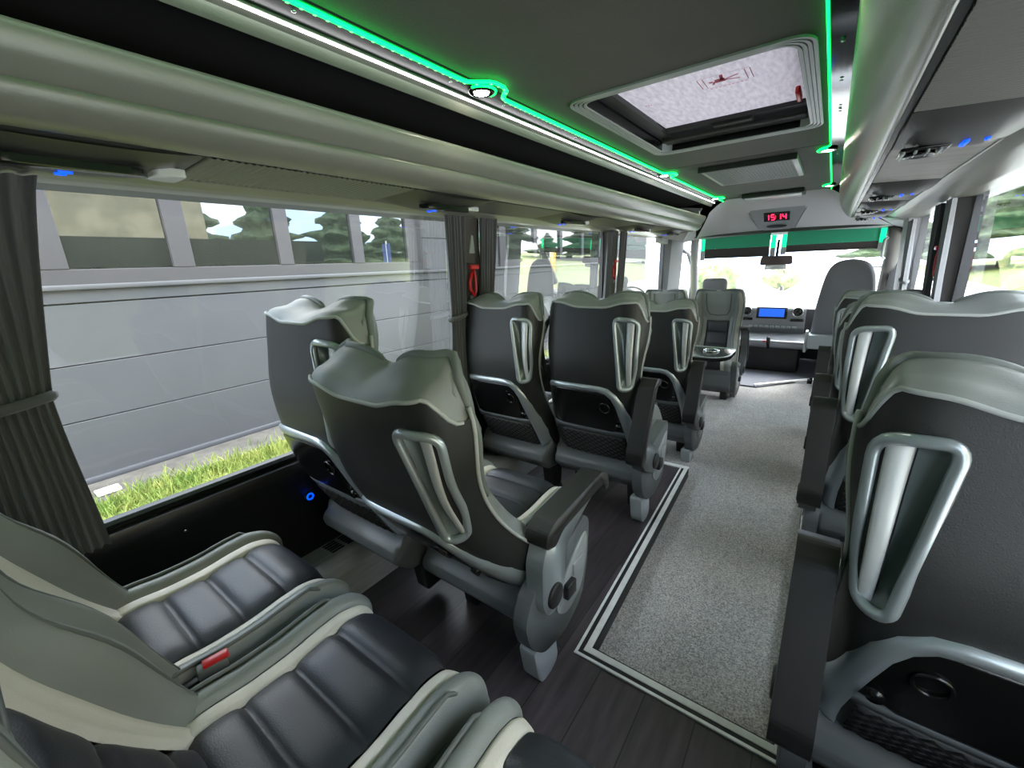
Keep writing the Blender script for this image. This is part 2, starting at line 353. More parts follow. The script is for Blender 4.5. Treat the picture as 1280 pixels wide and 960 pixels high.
        # black loop on the other side
        lp = None if not loop else [T(-(fW(s) * wk + .042 * math.sin(math.pi * (s - .30) / .32)**.75), fE(s) - .03, s) for s in np.linspace(.30, .62, 16)]
        if lp: link('side_loop', tube(lp, .011, 8, rb=.016), M_mblack, root)
        # ---- lower back: tray, arch trim, pocket
        def surfp(xa, xb, s0, s1, r, off, nx=14, ns=16):
            rows = [s0 + (s1 - s0) * (.5 - .5 * math.cos(math.pi * j / (ns - 1))) for j in range(ns)]
            def fn(a_, b_):
                s = rows[int(round(b_ * (ns - 1)))]; d = min(s - s0, s1 - s); ins = (r - math.sqrt(max(0, r * r - (r - d)**2))) if d < r else 0
                x0_, x1_ = xa + ins, xb - ins; x = x0_ + (x1_ - x0_) * a_; edge = a_ in (0, 1) or b_ in (0, 1)
                return T(x * wk, fback(x, s) - (off if not edge else -.003), s)
            return grid(nx, ns, fn)
        link('tray_table', surfp(-.188, .158, .150, .342, .045, .008), M_tray, root)
        tr = T(.085 * wk, fback(.085, .27) - .010, .27); rc = [T((.085 + .023 * math.cos(t)) * wk, fback(.085 + .023 * math.cos(t), .27 + .023 * math.sin(t)) - .010, .27 + .023 * math.sin(t)) for t in np.linspace(0, 2 * math.pi, 20, endpoint=False)]
        link('tray_latch', tube(rc, .004, 6, closed=True), M_tray, root)
        kb = [T(.138 * wk, fback(.138, .185) - d, .185) for d in (-.002, .016)]; link('coat_hook', tube(kb, .013, 12), M_tray, root)
        def ribbon(path, off, th):
            V = []; F = []; n = len(path)
            for i, (x, s, hw) in enumerate(path):
                p0 = path[max(0, i - 1)]; p1 = path[min(n - 1, i + 1)]; d = Vector((p1[0] - p0[0], p1[1] - p0[1])).normalized(); nn = Vector((-d.y, d.x))
                for c, o_ in ((-1, -.004), (-.85, th * .8), (0, th), (.85, th * .8), (1, -.004)):
                    x_, s_ = x + nn.x * hw * c, s + nn.y * hw * c; V.append(T(x_ * wk, fback(x_, s_) - off - o_, s_))
            for i in range(n - 1):
                for k in range(4): F.append((i * 5 + k, i * 5 + k + 1, (i + 1) * 5 + k + 1, (i + 1) * 5 + k))
            return V, F
        pth = [(-.200, .10, .006), (-.203, .20, .008), (-.200, .310, .010), (-.188, .338, .011), (-.165, .350, .012)] + [(x, .353, .013) for x in np.linspace(-.13, .06, 8)] + [(.095, .347, .014), (.124, .326, .015), (.146, .290, .017), (.164, .23, .020), (.180, .15, .022), (.188, .07, .022), (.188, .0, .022), (.180, -.055, .020)]
        link('arch_trim', ribbon(pth, .004, .007), M_silver, root)
        link('pocket_band', ribbon([(x, .138, .014) for x in np.linspace(-.185, .168, 12)], .002, .007), M_plas, root)
        link('pocket', surfp(-.168, .162, -.025, .118, .02, .005), M_pocket, root)
        V = []; F = []
        def seg(x0, s0, x1, s1):
            k0 = len(V); nn = Vector((-(s1 - s0), x1 - x0)).normalized() * .0026; N = 6
            for i in range(N):
                t = i / (N - 1); x, s = x0 + (x1 - x0) * t, s0 + (s1 - s0) * t
                for c, o_ in ((-1, .005), (0, .0085), (1, .005)): V.append(T((x + nn.x * c) * wk, fback(x, s) - o_ - .001, s + nn.y * c))
            for i in range(N - 1):
                for k in range(2): F.append((k0 + i * 3 + k, k0 + i * 3 + k + 1, k0 + i * 3 + k + 4, k0 + i * 3 + k + 3))
        px0, px1, ps0, ps1 = -.160, .154, -.018, .112; sl = .75; stp = .034
        for sg in (1, -1):
            c = px0 - .3
            while c < px1 + .3:
                # line x = c + sg*(s-ps0)/sl
                xs0, xs1 = c, c + sg * (ps1 - ps0) / sl; t0, t1 = 0., 1.; dx = xs1 - xs0
                ta, tb = (px0 - xs0) / dx, (px1 - xs0) / dx; ta, tb = min(ta, tb), max(ta, tb); t0, t1 = max(0, ta), min(1, tb)
                if t1 - t0 > .02: seg(xs0 + dx * t0, ps0 + (ps1 - ps0) * t0, xs0 + dx * t1, ps0 + (ps1 - ps0) * t1)
                c += stp
        setp(link('pocket_net', (V, F), M_net, root), kind='stuff')
        link('pocket_lip', ribbon([(x, -.040, .006) for x in np.linspace(-.185, .175, 10)], .004, .008), M_plasl, root)
    # ---- base under the cushion
    W = .208 * wk
    link('base_shell', prism([(.0, .272), (-.030, .262), (-.048, .235), (-.040, .205), (.015, .150), (.18, .130), (.25, .20), (.25, .35), (.05, .36), (.03, .29)], 'x', -W, W, .02), M_plas, root)
    # ---- cushion
    yr, yf = (-.015 if shell else -.07), .285
    prof = [(yr, .455), (yr + .035, .462), (.06, .455), (.12, .455), (.19, .462), (.235, .462), (.265, .452), (.283, .430), (.285, .405), (.272, .375), (.25, .350)]
    prof = [Vector(p) for p in prof]; cl = [0]
    for i in range(1, len(prof)): cl.append(cl[-1] + (prof[i] - prof[i - 1]).length)
    py = spl(cl, [p.x for p in prof]); pz = spl(cl, [p.y for p in prof])
    def cpatch(x0, x1, zoff, bulge, nx, grooves=(), outer=0):
        def fn(a_, b_):
            c = cl[-1] * b_; y, z = py(c), pz(c); x = x0 + (x1 - x0) * a_; e = (1 - (2 * a_ - 1)**6); h = zoff(a_) + bulge * e
            if grooves and y < .275 and b_ < .78:
                gg = [g for g in (-.055, .030, .115, .200, .285)]; k = max(0, min(3, int((y - gg[0]) / .085))); q = (y - gg[k]) / .085; h += .011 * (1 - abs(2 * q - 1)**5) - .004
            up = sm(.9, .6, b_); fw = sm(.55, .85, b_)
            if outer: # wrap down the side
                d = a_ if outer > 0 else 1 - a_; drop = .10 * max(0, (d - .55) / .45)**2.2; z -= drop * up
            return Vector((x * wk * m, y + h * fw, z + h * up))
        return grid(nx, 90, fn)
    link('seat_cushion', cpatch(-.118, .118, lambda a_: 0, .012, 15, (.030, .115, .20)), M_cush, root)
    for sg in (-1, 1):
        link('cushion_stripe', cpatch(.118 * sg, .150 * sg, lambda a_: .008 * a_, .007, 7), M_beige, root)
        link('cushion_bolster', cpatch(.150 * sg, .207 * sg, lambda a_: .010 + .010 * math.sin(math.pi * min(1, a_ * 1.2)), .008, 13, outer=1), M_grey, root)
        link('cushion_piping', tube([Vector((.185 * sg * wk * m, py(c) + (.012 if c > .3 else 0), pz(c) + .031 * (1 if c < .3 else .2))) for c in np.linspace(.0, cl[-1] * .72, 18)], .004, 6), M_pipe, root)
    link('cushion_side', prism([(max(yr, .03), .30), (max(yr, .0), .44), (.20, .44), (.262, .40), (.25, .30)], 'x', -.20 * wk, .20 * wk, .01), M_plas, root)
    # ---- legs
    z0 = foot if foot is not None else 0.0
    for x in (-.13, .15):
        link('leg', prism([(.07, .16), (.20, .16), (.185, z0), (.095, z0)], 'x', (x - .03) * m * wk, (x + .03) * m * wk, .008), M_mblack, root)
    # ---- aisle-side console and armrest
    if arm is not None:
        xi, xo = .208 * wk, .250 * wk
        cp = roundpoly([(-.105, .285), (-.085, .195), (-.02, .125), (.10, .105), (.20, .15), (.235, .26), (.245, .40), (.215, .43), (.02, .37), (-.06, .36)], .03, 4)
        con = link('side_console', prism(cp, 'x', xi * m, xo * m, .006), M_plas, root)
        lp = roundpoly([(.035, .215), (.10, .165), (.19, .20), (.222, .30), (.222, .385), (.16, .365), (.06, .275)], .03, 4)
        link('console_inlay', prism(lp, 'x', xo * m, (xo + .005) * m, .002), M_plasl, con)
        link('button', box(*sorted(((xo + .003) * m, (xo + .022) * m)), .075, .125, .235, .280, .004), M_mblack, con)
        link('recline_lever', box(*sorted(((xo + .003) * m, (xo + .010) * m)), .13, .19, .275, .315, .003), M_plasl, con)
        an = math.radians(arm); ra, rs = math.cos(an), math.sin(an)
        def A(y, z): return (y * ra - z * rs, .315 + y * rs + z * ra)
        ax0, ax1 = .222 * wk, .272 * wk
        link('armrest_support', prism([A(*p) for p in roundpoly([(-.055, .0), (-.03, -.05), (.03, -.05), (.055, .0), (.06, .12), (.22, .185), (.30, .185), (.30, .20), (-.02, .19), (-.055, .12)], [.02, .03, .03, .02, .06, .03, .004, .004, .02, .02], 4)], 'x', ax0 * m, ax1 * m, .004), M_silver if arm == 0 else M_plas, root)
        link('armrest_pad', prism([A(*p) for p in roundpoly([(-.045, .165), (-.04, .20), (.0, .222), (.27, .238), (.315, .215), (.325, .165), (.305, .160), (.285, .195), (.04, .178), (.0, .150)], .012, 3)], 'x', (ax0 - .008) * m, (ax1 + .006) * m, .007, 3), M_mblack if arm else M_black, root)
        cx = ax1 * m; link('round_cap', lathe([(.034, -.002 * m), (.034, .006 * m), (.030, .009 * m)], (cx, A(0, 0)[0], A(0, 0)[1]), 'x', 24), M_mblack, root)
        link('seat_foot', prism(roundpoly([(-.05, .14), (.06, .13), (.075, .02), (.05, z0), (-.01, z0), (-.03, .03)], .015, 3), 'x', .185 * m * wk, .235 * m * wk, .006), M_plasl, root)
    return root
G1 = 'forward facing passenger seats'
AX, WX, RX = -.775, -1.215, .295
make_seat('reclined leather aisle seat with its armrest folded down, nearest on the left', (-.745, .78, 0), 27.5, 1, 0, group=G1)
make_seat('leather window seat beside the large garage-facing window, left of the reclined aisle seat', (-1.180, .70, .055), 10, 1, None, group=G1)
make_seat('leather aisle seat with raised armrest, second from the rear left of the aisle', (AX, 1.68, 0), 7, 1, 62, group=G1)
make_seat('leather window seat below the nearer red emergency hammer', (WX, 1.63, 0), 10, 1, None, wk=.96, group=G1)
make_seat('leather aisle seat on the left, third from the rear, partly hidden behind the second', (AX, 2.52, -.10), 9, 1, 62, foot=.05, group=G1)
make_seat('leather window seat hidden behind the second row, third from the rear on the left', (WX, 2.50, -.10), 9, 1, None, wk=.96, loop=False, foot=.05, group=G1)
make_seat('nearest leather seat on the right of the aisle, large in the corner', (RX - .010, .86, -.035), 7, -1, 60, loop=False, wk=.97, group=G1)
make_seat('second leather seat from the rear on the right of the aisle, wide black back', (RX - .015, 1.70, 0), 6, -1, 62, loop=False, wk=.97, group=G1)
make_seat('third leather seat from the rear right of the aisle, lowest of the backs', (RX - .015, 2.48, -.10), 8, -1, 62, loop=False, wk=.97, foot=.05, group=G1)
make_seat('frontmost leather passenger seat right of the aisle, behind the grey guide seat', (RX - .02, 3.26, -.10), 8, -1, 62, loop=False, wk=.97, foot=.05, group=G1)
# rear bench
G2 = 'rear bench seats'
for x, lb in ((-1.0, 'rear bench seat next to the side window, below the tied curtain'), (-.585, 'rear bench seat right of the red belt buckle, large at the bottom left'), (-.17, 'rear bench seat of which only the left edge shows at the bottom centre'), (.25, 'rightmost seat of the rear bench, out of view at the lower right')):
    make_seat(lb, (x, .115, 0), 25 if x < -.5 else 34, 1, None, wk=.965, group=G2, shell=False)
# two seats facing backwards over the table
G3 = 'rear facing seats at the table'
make_seat('grey leather seat facing the camera by the window behind the table', (-1.20, 4.02, -.12), 8, 1, None, rz=math.pi, wk=.86, group=G3, shell=False, foot=.07, rowfront=True)
make_seat('grey and black leather seat facing the camera beside the aisle behind the table', (-.745, 4.05, -.12), 8, -1, 60, rz=math.pi, wk=.90, group=G3, shell=False, foot=.07, rowfront=True)
# ================================================================ FLOOR
def struct(name, vf, m, smooth=False, parent=None):
    o = link(name, vf, m, parent, smooth)
    if parent is None: o['kind'] = 'structure'
    return o
XL0, XL1, XR, Y0, Y1 = -.484, -.545, .082, .905, 2.30
fl = struct('floor', join(prism([(-1.50, -.75), (.56, -.75), (.56, Y0), (-1.50, Y0)], 'z', -.10, 0), prism([(-1.50, Y0), (XL0, Y0), (XL1, Y1), (-1.50, Y1)], 'z', -.10, 0), prism([(XR, Y0), (.56, Y0), (.56, Y1), (XR, Y1)], 'z', -.10, 0)), M_wood)
struct('floor_aisle', box(-1.50, .56, .86, 4.72, -.14, -.045), M_carpet)
struct('floor_cab', prism([(-1.50, 4.40), (-.42, 4.38), (.02, 4.90), (.56, 4.95), (.56, 6.3), (-1.50, 6.3)], 'z', -.16, -.030), M_cabfl)
struct('trim_1', tube([(-.44, 4.40, -.026), (.02, 4.90, -.026)], .012, 6), M_alu)
def edge_trim(name, p, q, side, label):
    """p->q on the floor edge; side: unit vector pointing away from the aisle"""
    p, q, n = Vector(p), Vector(q), Vector(side); d = (q - p); L = d.length; d.normalize()
    root = thing(name, label, 'trim', (0, 0, 0), 0, 'aluminium step edges around the sunken aisle')
    def strip(a, b, h, m, nm, cut=1):
        # mitred ends: extend by offset along p->q
        V = []
        for o_, z in ((a, .0005), (a, h), (b, h), (b, .0005)): V.append(p + n * o_ + Vector((0, 0, z)) - d * o_ * cut)
        for o_, z in ((a, .0005), (a, h), (b, h), (b, .0005)): V.append(q + n * o_ + Vector((0, 0, z)) + d * o_ * (cut2))
        return link(nm, (V, [(0, 1, 5, 4), (1, 2, 6, 5), (2, 3, 7, 6), (3, 0, 4, 7), (0, 3, 2, 1), (4, 5, 6, 7)]), m, root, False)
    cut2 = 1 if name.endswith('rear') else 0
    strip(.0, .020, .006, M_alu, 'ribbed_strip'); strip(.020, .034, .003, M_mblack, 'black_insert'); strip(.034, .042, .006, M_alu, 'outer_strip')
    for k in range(4): strip(.003 + k * .0045, .0048 + k * .0045, .0072, M_alu, 'rib')
    V = [p + Vector((0, 0, -.046)), q + Vector((0, 0, -.046)), q + Vector((0, 0, .0055)), p + Vector((0, 0, .0055))]
    V += [v - n * .004 for v in V]
    link('riser', (V, [(0, 1, 2, 3), (4, 5, 6, 7), (0, 1, 5, 4), (2, 3, 7, 6), (0, 3, 7, 4), (1, 2, 6, 5)]), M_mblack, root, False); root.name = 'step_edge_trim'
TI = .042
edge_trim('step_edge', (XL0 + TI, Y0 + TI, 0), (XL1 + TI, Y1, 0), (-1, 0, 0), 'aluminium step edge along the left of the sunken carpet aisle')
edge_trim('step_edge_rear', (XL0 + TI, Y0 + TI, 0), (XR - TI, Y0 + TI, 0), (0, -1, 0), 'aluminium step edge across the rear end of the carpet aisle')
edge_trim('step_edge', (XR - TI, Y0 + TI, 0), (XR - TI, Y1, 0), (1, 0, 0), 'aluminium step edge along the right of the carpet, under the right seats')
struct('floor_edge', join(prism([(XL0 - .001, Y0 - .001), (XL0 + TI, Y0 + TI), (XL1 + TI, Y1), (XL1 - .001, Y1)], 'z', -.05, -.0005), prism([(XL0 - .001, Y0 - .001), (XR + .001, Y0 - .001), (XR - TI, Y0 + TI), (XL0 + TI, Y0 + TI)], 'z', -.05, -.0005), prism([(XR + .001, Y0 - .001), (XR - TI, Y0 + TI), (XR - TI, Y1), (XR + .001, Y1)], 'z', -.05, -.0005)), M_mblack)
struct('trim_2', box(-1.45, XL1 + TI, Y1 - .005, Y1 + .025, -.02, .006), M_alu)
# ================================================================ LEFT AND RIGHT WALLS
ZB, ZT = .53, 1.375
def wx(side, z): # inner face of the wall leans in a little towards the top
    t = (z - ZB) / (ZT - ZB); return (-1.455 + .035 * t) if side < 0 else (.505 - .03 * t)
def wall_lower(side, name):
    s = side; x = wx(s, ZB); o = .08 * s
    poly = [(x, ZB - .012), (x - .020 * s, ZB - .02), (x - .028 * s, ZB - .045), (x - .018 * s, ZB - .075), (x - .005 * s, ZB - .10), (x - .005 * s, -.16), (x + o, -.16), (x + o, ZB - .012)]
    struct(name, prism(poly, 'y', -.75, 6.1), M_wall, 'auto')
    struct(name.replace('wall', 'trim').replace('left', '3').replace('right', '4'), prism([(x + .012 * s, ZB - .014), (x - .006 * s, ZB - .013), (x - .010 * s, ZB + .002), (x - .002 * s, ZB + .010), (x + .012 * s, ZB + .006)], 'y', -.75, 4.75), M_sill, 'auto')
wall_lower(-1, 'wall_left'); wall_lower(1, 'wall_right')
def window(name, side, y0, y1, zb=ZB, zt=ZT + .03):
    """glass pane with a black rubber frame, following the lean of the wall"""
    def W_(z): return wx(side, z) + .012 * (1 if side > 0 else -1)
    pane = struct(name, ([(W_(zb), y0, zb), (W_(zb), y1, zb), (W_(zt), y1, zt), (W_(zt), y0, zt)], [(0, 1, 2, 3)]), M_glass)
    for yy in (y0, y1):
        link('window_frame', prism([(yy - .012, zb), (yy + .012, zb), (yy + .012, zt), (yy - .012, zt)], 'x', W_(zb) - .02, W_(zb) + .02, .002), M_sill, pane, False)
    return pane
window('window_1', -1, -.70, 1.56); window('window_2', -1, 1.62, 3.20); window('window_3', -1, 3.30, 4.72)
window('window_4', 1, -.70, 2.95); window('window_5', 1, 3.25, 4.45); window('window_6', 1, 4.75, 5.5)
window('window_7', -1, 5.20, 6.0)
def pillar(name, side, y0, y1, m=M_pillar, z0=ZB - .01, z1=ZT + .05, d=.03):
    V = []
    for z in (z0, z1):
        x = wx(side, z); a = x - d * side * 1.0 * (1 if side > 0 else 1)
        a = x - d * side; b = x + .03 * side
        V += [(a, y0 + .01, z), (a, y1 - .01, z), (b, y1, z), (b, y0, z)]
    struct(name, (V, [(0, 1, 2, 3), (4, 5, 6, 7), (0, 1, 5, 4), (1, 2, 6, 5), (2, 3, 7, 6), (3, 0, 4, 7)]), m)
pillar('trim_5', -1, 1.49, 1.655, M_pillard); pillar('trim_6', -1, 3.20, 3.36, M_pillard); pillar('trim_7', -1, 4.72, 5.20, M_pillar, d=.05)
pillar('trim_8', 1, 2.98, 3.22, M_pillard); pillar('trim_9', 1, 4.45, 4.75, M_head, d=.05)
pillar('trim_10', 1, -.75, -.6); pillar('trim_11', -1, -.75, -.6)
struct('wall_rear', box(-1.55, .6, -.80, -.74, -.16, 1.75), M_wall)
# heater duct along the left wall with slots
hd = thing('heater_duct', 'grey metal heater duct with slotted top running along the floor under the left windows', 'heater')
link('duct_body', prism([(-1.455, .0), (-1.455, .135), (-1.345, .145), (-1.335, .142), (-1.285, .115), (-1.275, .10), (-1.25, .0)], 'y', .05, 2.28, .0), M_duct, hd, 'auto')
for k in range(9):
    for j in range(5):
        yy = .66 + k * .065 + (.02 if k > 3 else 0) + (.02 if k > 6 else 0)
        link('slot', box(-1.437 + j * .017, -1.430 + j * .017, yy, yy + .05, .1375 + j * .0016, .1400 + j * .0016), M_tray, hd, False)
# wall fittings
soc = thing('usb_socket', 'small round socket glowing blue on the black wall below the window', 'socket', (-1.452, .655, .36))
link('rim', lathe([(.017, 0), (.017, .006), (.011, .007)], (0, 0, 0), 'x'), M_mblack, soc); link('glow_ring', tube([(.010, .011 * math.cos(t), .011 * math.sin(t)) for t in np.linspace(0, 2 * math.pi, 18, endpoint=False)], .003, 6, True), M_eb, soc)
for y, z in ((.285, .43), (.72, .43), (1.15, .43)):
    s_ = link('screw', lathe([(.006, 0), (.006, .002), (.003, .004)], (-1.452, y, z), 'x', 12), M_chrome); setp(s_, 'small chrome screw in the black wall panel ' + {.285: 'above the window bench seat', .72: 'near the blue lit socket', 1.15: 'behind the reclined seats'}[y], 'screw', 'screws in the wall panel')
# ================================================================ ROOF, RACKS
H = 1.15
def ext(name, poly, m, y0, y1, parent=None, smooth='auto'):
    o = link(name, prism(poly, 'y', y0, y1), m, parent, smooth)
    if parent is None: o['kind'] = 'structure'
    return o
RY0, RY1 = -.75, 4.50
# ceiling with the hatch opening
HX0, HX1, HY0, HY1 = -.735, -.125, 1.395, 2.29
zc = H + .50
ceil = struct('ceiling', join(box(-.865, -.075, RY0, HY0, zc, zc + .02), box(-.865, -.075, HY1, RY1, zc, zc + .02), box(-.865, HX0, HY0, HY1, zc, zc + .02), box(HX1, -.075, HY0, HY1, zc, zc + .02)), M_ceil)
struct('trim_12', box(-.866, -.074, 2.700, 2.703, zc - .0015, zc + .001), M_mblack)
struct('ceiling_outer', box(-1.62, .66, RY0 - .1, 4.75, H + .62, H + .66), M_mblack) if False else None
def outer_roof():
    z = H + .63
    return join(box(-1.50, HX0 - .01, RY0 - .1, 5.2, z, z + .03), box(HX1 + .01, .56, RY0 - .1, 5.2, z, z + .03), box(HX0 - .01, HX1 + .01, RY0 - .1, HY0 - .01, z, z + .03), box(HX0 - .01, HX1 + .01, HY1 + .01, 5.2, z, z + .03))
struct('ceiling_outer', outer_roof(), mat('roof paint', (.6, .6, .6), .4))
ext('trim_13', [(-.935, H + .490), (-.865, H + .495), (-.865, H + .51), (-.935, H + .51)], M_gloss2, RY0, RY1)
ext('trim_14', [(-.075, H + .495), (-.020, H + .492), (-.020, H + .51), (-.075, H + .51)], M_gloss, RY0, RY1)
# left rack
rk = thing('luggage_rack', 'long grey-green overhead luggage rack above the left windows', 'rack')
link('upper_rail', prism([(-.932, H + .484), (-.938, H + .492), (-.985, H + .490), (-.980, H + .462), (-.972, H + .454), (-.962, H + .460), (-.955, H + .474)], 'y', RY0, RY1, .0), M_rack, rk, 'auto')
def curve(pts, n=5):
    out = []; P = [Vector(p) for p in pts]
    for i in range(len(P) - 1):
        p0 = P[max(i - 1, 0)]; p1 = P[i]; p2 = P[i + 1]; p3 = P[min(i + 2, len(P) - 1)]
        for k in range(n):
            t = k / n; out.append(.5 * ((2 * p1) + (p2 - p0) * t + (2 * p0 - 5 * p1 + 4 * p2 - p3) * t * t + (-p0 + 3 * p1 - 3 * p2 + p3) * t**3))
    out.append(P[-1]); return [tuple(p) for p in out]
lipo = curve([(-1.022, H + .372), (-1.016, H + .379), (-1.008, H + .374), (-1.006, H + .362), (-1.016, H + .335), (-1.036, H + .308)]) + [(-1.06, H + .30), (-1.05, H + .36)]
link('upper_lip', prism(lipo, 'y', RY0, RY1), M_rack, rk, 'auto')
lowo = curve([(-1.060, H + .304), (-1.050, H + .312), (-1.040, H + .308), (-1.036, H + .297), (-1.048, H + .272), (-1.070, H + .256), (-1.100, H + .250)]) + [(-1.12, H + .256), (-1.10, H + .30)]
link('lower_lip', prism(lowo, 'y', RY0, RY1), M_rack, rk, 'auto')
link('end_cap_strap', tube([(-1.02, 4.30, H + .375), (-1.03, 4.32, H + .41), (-1.05, 4.42, H + .42), (-1.05, 4.46, H + .375)], .006, 6), M_plasl, rk)
link('rack_floor', prism([(-1.05, H + .300), (-1.05, H + .310), (-1.45, H + .335), (-1.45, H + .320)], 'y', RY0, RY1), M_rackdk, rk, False)
link('rack_lining', prism([(-1.45, H + .33), (-1.46, H + .50), (-.98, H + .62), (-.865, H + .62), (-.865, H + .515), (-.98, H + .495), (-1.40, H + .46), (-1.42, H + .34)], 'y', RY0, RY1), M_rackdk, rk, False)
def underpanel(name, xa, za, xb, zb_, y0, y1, m, parent, ribs=True, pitch=.016):
    n = max(2, int((y1 - y0) / pitch)) if ribs else 2; V = []; F = []
    k = 4 if ribs else 1; N = n * k
    for i in range(N + 1):
        y = y0 + (y1 - y0) * i / N; d = -.0045 * abs(math.sin(math.pi * i / k)) if ribs else 0
        V += [(xa, y, za + d), (xb, y, zb_ + d)]
    F = [(2 * i, 2 * i + 1, 2 * i + 3, 2 * i + 2) for i in range(N)]
    b = len(V); V += [(xa, y0, za + .01), (xb, y0, zb_ + .01), (xa, y1, za + .01), (xb, y1, zb_ + .01)]
    F += [(0, 1, b + 1, b), (2 * N, 2 * N + 1, b + 3, b + 2), (b, b + 1, b + 3, b + 2)]
    return link(name, (V, F), m, parent, True if ribs else False)
PSL = [.22, 1.22, 2.22, 3.30, 4.10]
prev = RY0
for y in PSL + [None]:
    e = y - .21 if y else RY1
    if e > prev: underpanel('under_panel', -1.108, H + .252, -1.335, H + .243, prev, e, M_rib, rk)
    prev = y + .21 if y else 0
link('wall_rail', prism([(-1.325, H + .250), (-1.330, H + .238), (-1.365, H + .226), (-1.395, H + .222), (-1.46, H + .222), (-1.46, H + .30), (-1.33, H + .27)], 'y', RY0, 4.75, .003), M_rack, rk, 'auto')
def service_unit(x0, x1, y, side, label, za, zb_, lamp=True, dark=True):
    """overhead service set: body dipping below the rack underside, louvre nozzle, blue light, reading lamp"""
    t = thing('service_unit', label, 'service unit', ((x0 + x1) / 2, y, H), 0, 'overhead service units ' + ('left' if side < 0 else 'right'))
    hx = abs(x1 - x0) / 2; zm = (za + zb_) / 2
    s = -1 if side < 0 else 1   # the aisle is at +x for the left rack
    V, F = grid(15, 11, lambda a_, b_: Vector(((a_ * 2 - 1) * hx, (b_ * 2 - 1) * .205, zm - H + (zb_ - za) * (a_ - .5) - .030 * (max(0, math.sin(math.pi * b_)))**.6 * (.35 + .65 * sm(0, .25, a_) * sm(1, .75, a_)))))
    V2 = [v + Vector((0, 0, .03)) for v in V]; n = len(V)
    link('housing', join((V, F), box(-hx, hx, -.205, .205, zm - H + .003, zm - H + .02)), M_psu, t)
    cx = s * -hx * .45
    for k in range(4 if side > 0 else 0):
        link('louvre', box(cx - .045 + k * .022, cx - .040 + k * .022, .02, .12, zm - H - .040, zm - H - .018, .001, rot=None), M_plasl, t, False)
    if side < 0: link('nozzle_slot', prism(roundpoly([(.02, -.13), (.065, -.10), (.065, .10), (.035, .12)], .02, 4), 'z', zm - H - .040, zm - H - .026, .003), M_tray, t)
    else: link('nozzle', join(lathe([(.030, -.036), (.030, -.042), (.018, -.040)], (cx - .01, .07, zm - H), 'z', 20), box(cx - .05, cx + .04, .015, .125, zm - H - .034, zm - H - .026, .004)), M_tray, t)
    link('blue_light', box(cx * -1 - .005, cx * -1 + .003, -.012, .006, zm - H - .036, zm - H - .028, .002), M_eb, t)
    link('blue_light', box(cx - .082 if s < 0 else cx + .055, cx - .078 if s < 0 else cx + .064, -.01, .012 if s < 0 else .05, zm - H - .036, zm - H - .024, .002), M_eb, t)
    if lamp:
        link('reading_lamp', prism(roundpoly([(-.035, .128), (.035, .128), (.045, .185), (-.045, .185)], .012, 4), 'z', zm - H - .030, zm - H - .014, .002), M_lens, t)
    return t
lab = ['nearest overhead service unit with a clear reading lamp above the left curtain', 'overhead service unit with three blue lights above the left middle curtains', 'third overhead service unit under the left rack, over the second side window', 'fourth overhead service unit under the left rack, close to the second red hammer', 'frontmost overhead service unit under the left rack']
for y, l_ in zip(PSL, lab): service_unit(-1.335, -1.108, y, -1, l_, H + .243, H + .252)
# right rack
rr_ = thing('luggage_rack', 'closed grey overhead luggage rack along the right side of the ceiling', 'rack')
ro = curve([(-.020, H + .500), (-.020, H + .46), (-.010, H + .40), (.015, H + .335), (.045, H + .290), (.070, H + .268), (.082, H + .270)], 5) + [(.10, H + .30), (.03, H + .50)]
link('rack_face', prism(ro, 'y', RY0, 4.50), M_rack, rr_, 'auto')
link('end_cap', prism([(-.015, H + .49), (.0, H + .40), (.05, H + .285), (.085, H + .262), (.37, H + .235), (.47, H + .235), (.47, H + .50)], 'y', 4.50, 4.52, .004), M_rack, rr_, 'auto')
link('dark_joint', prism([(.080, H + .268), (.092, H + .267), (.092, H + .28), (.080, H + .28)], 'y', RY0, 4.5), M_tray, rr_, False)
PSR = [1.46, 2.60, 3.45, 4.18]; prev = RY0
for y in PSR + [None]:
    e = y - .21 if y else RY1
    if e > prev + .02: underpanel('under_panel', .094, H + .266, .300, H + .256, prev, e, M_rib if y == PSR[0] else mat('smooth service panel', (.20, .19, .175), .42, var=.15, vscale=6, stretch=(1, 6, 1)), rr_, ribs=(y == PSR[0]), pitch=.014)
    prev = y + .21 if y else 0
link('window_rail', prism([(.300, H + .262), (.302, H + .252), (.345, H + .240), (.395, H + .232), (.43, H + .226), (.50, H + .226), (.50, H + .34), (.30, H + .28)], 'y', RY0, 4.75, .003), M_rack, rr_, 'auto')
link('rack_lining', prism([(.03, H + .50), (.03, H + .52), (.50, H + .52), (.50, H + .5)], 'y', RY0, 4.5), M_rackdk, rr_, False)
lab = ['nearest overhead service unit under the right rack with large black louvres', 'second overhead service unit under the right rack', 'third overhead service unit under the right rack', 'frontmost overhead service unit under the right rack']
for y, l_ in zip(PSR, lab): service_unit(.094, .300, y, 1, l_, H + .266, H + .256, lamp=False)
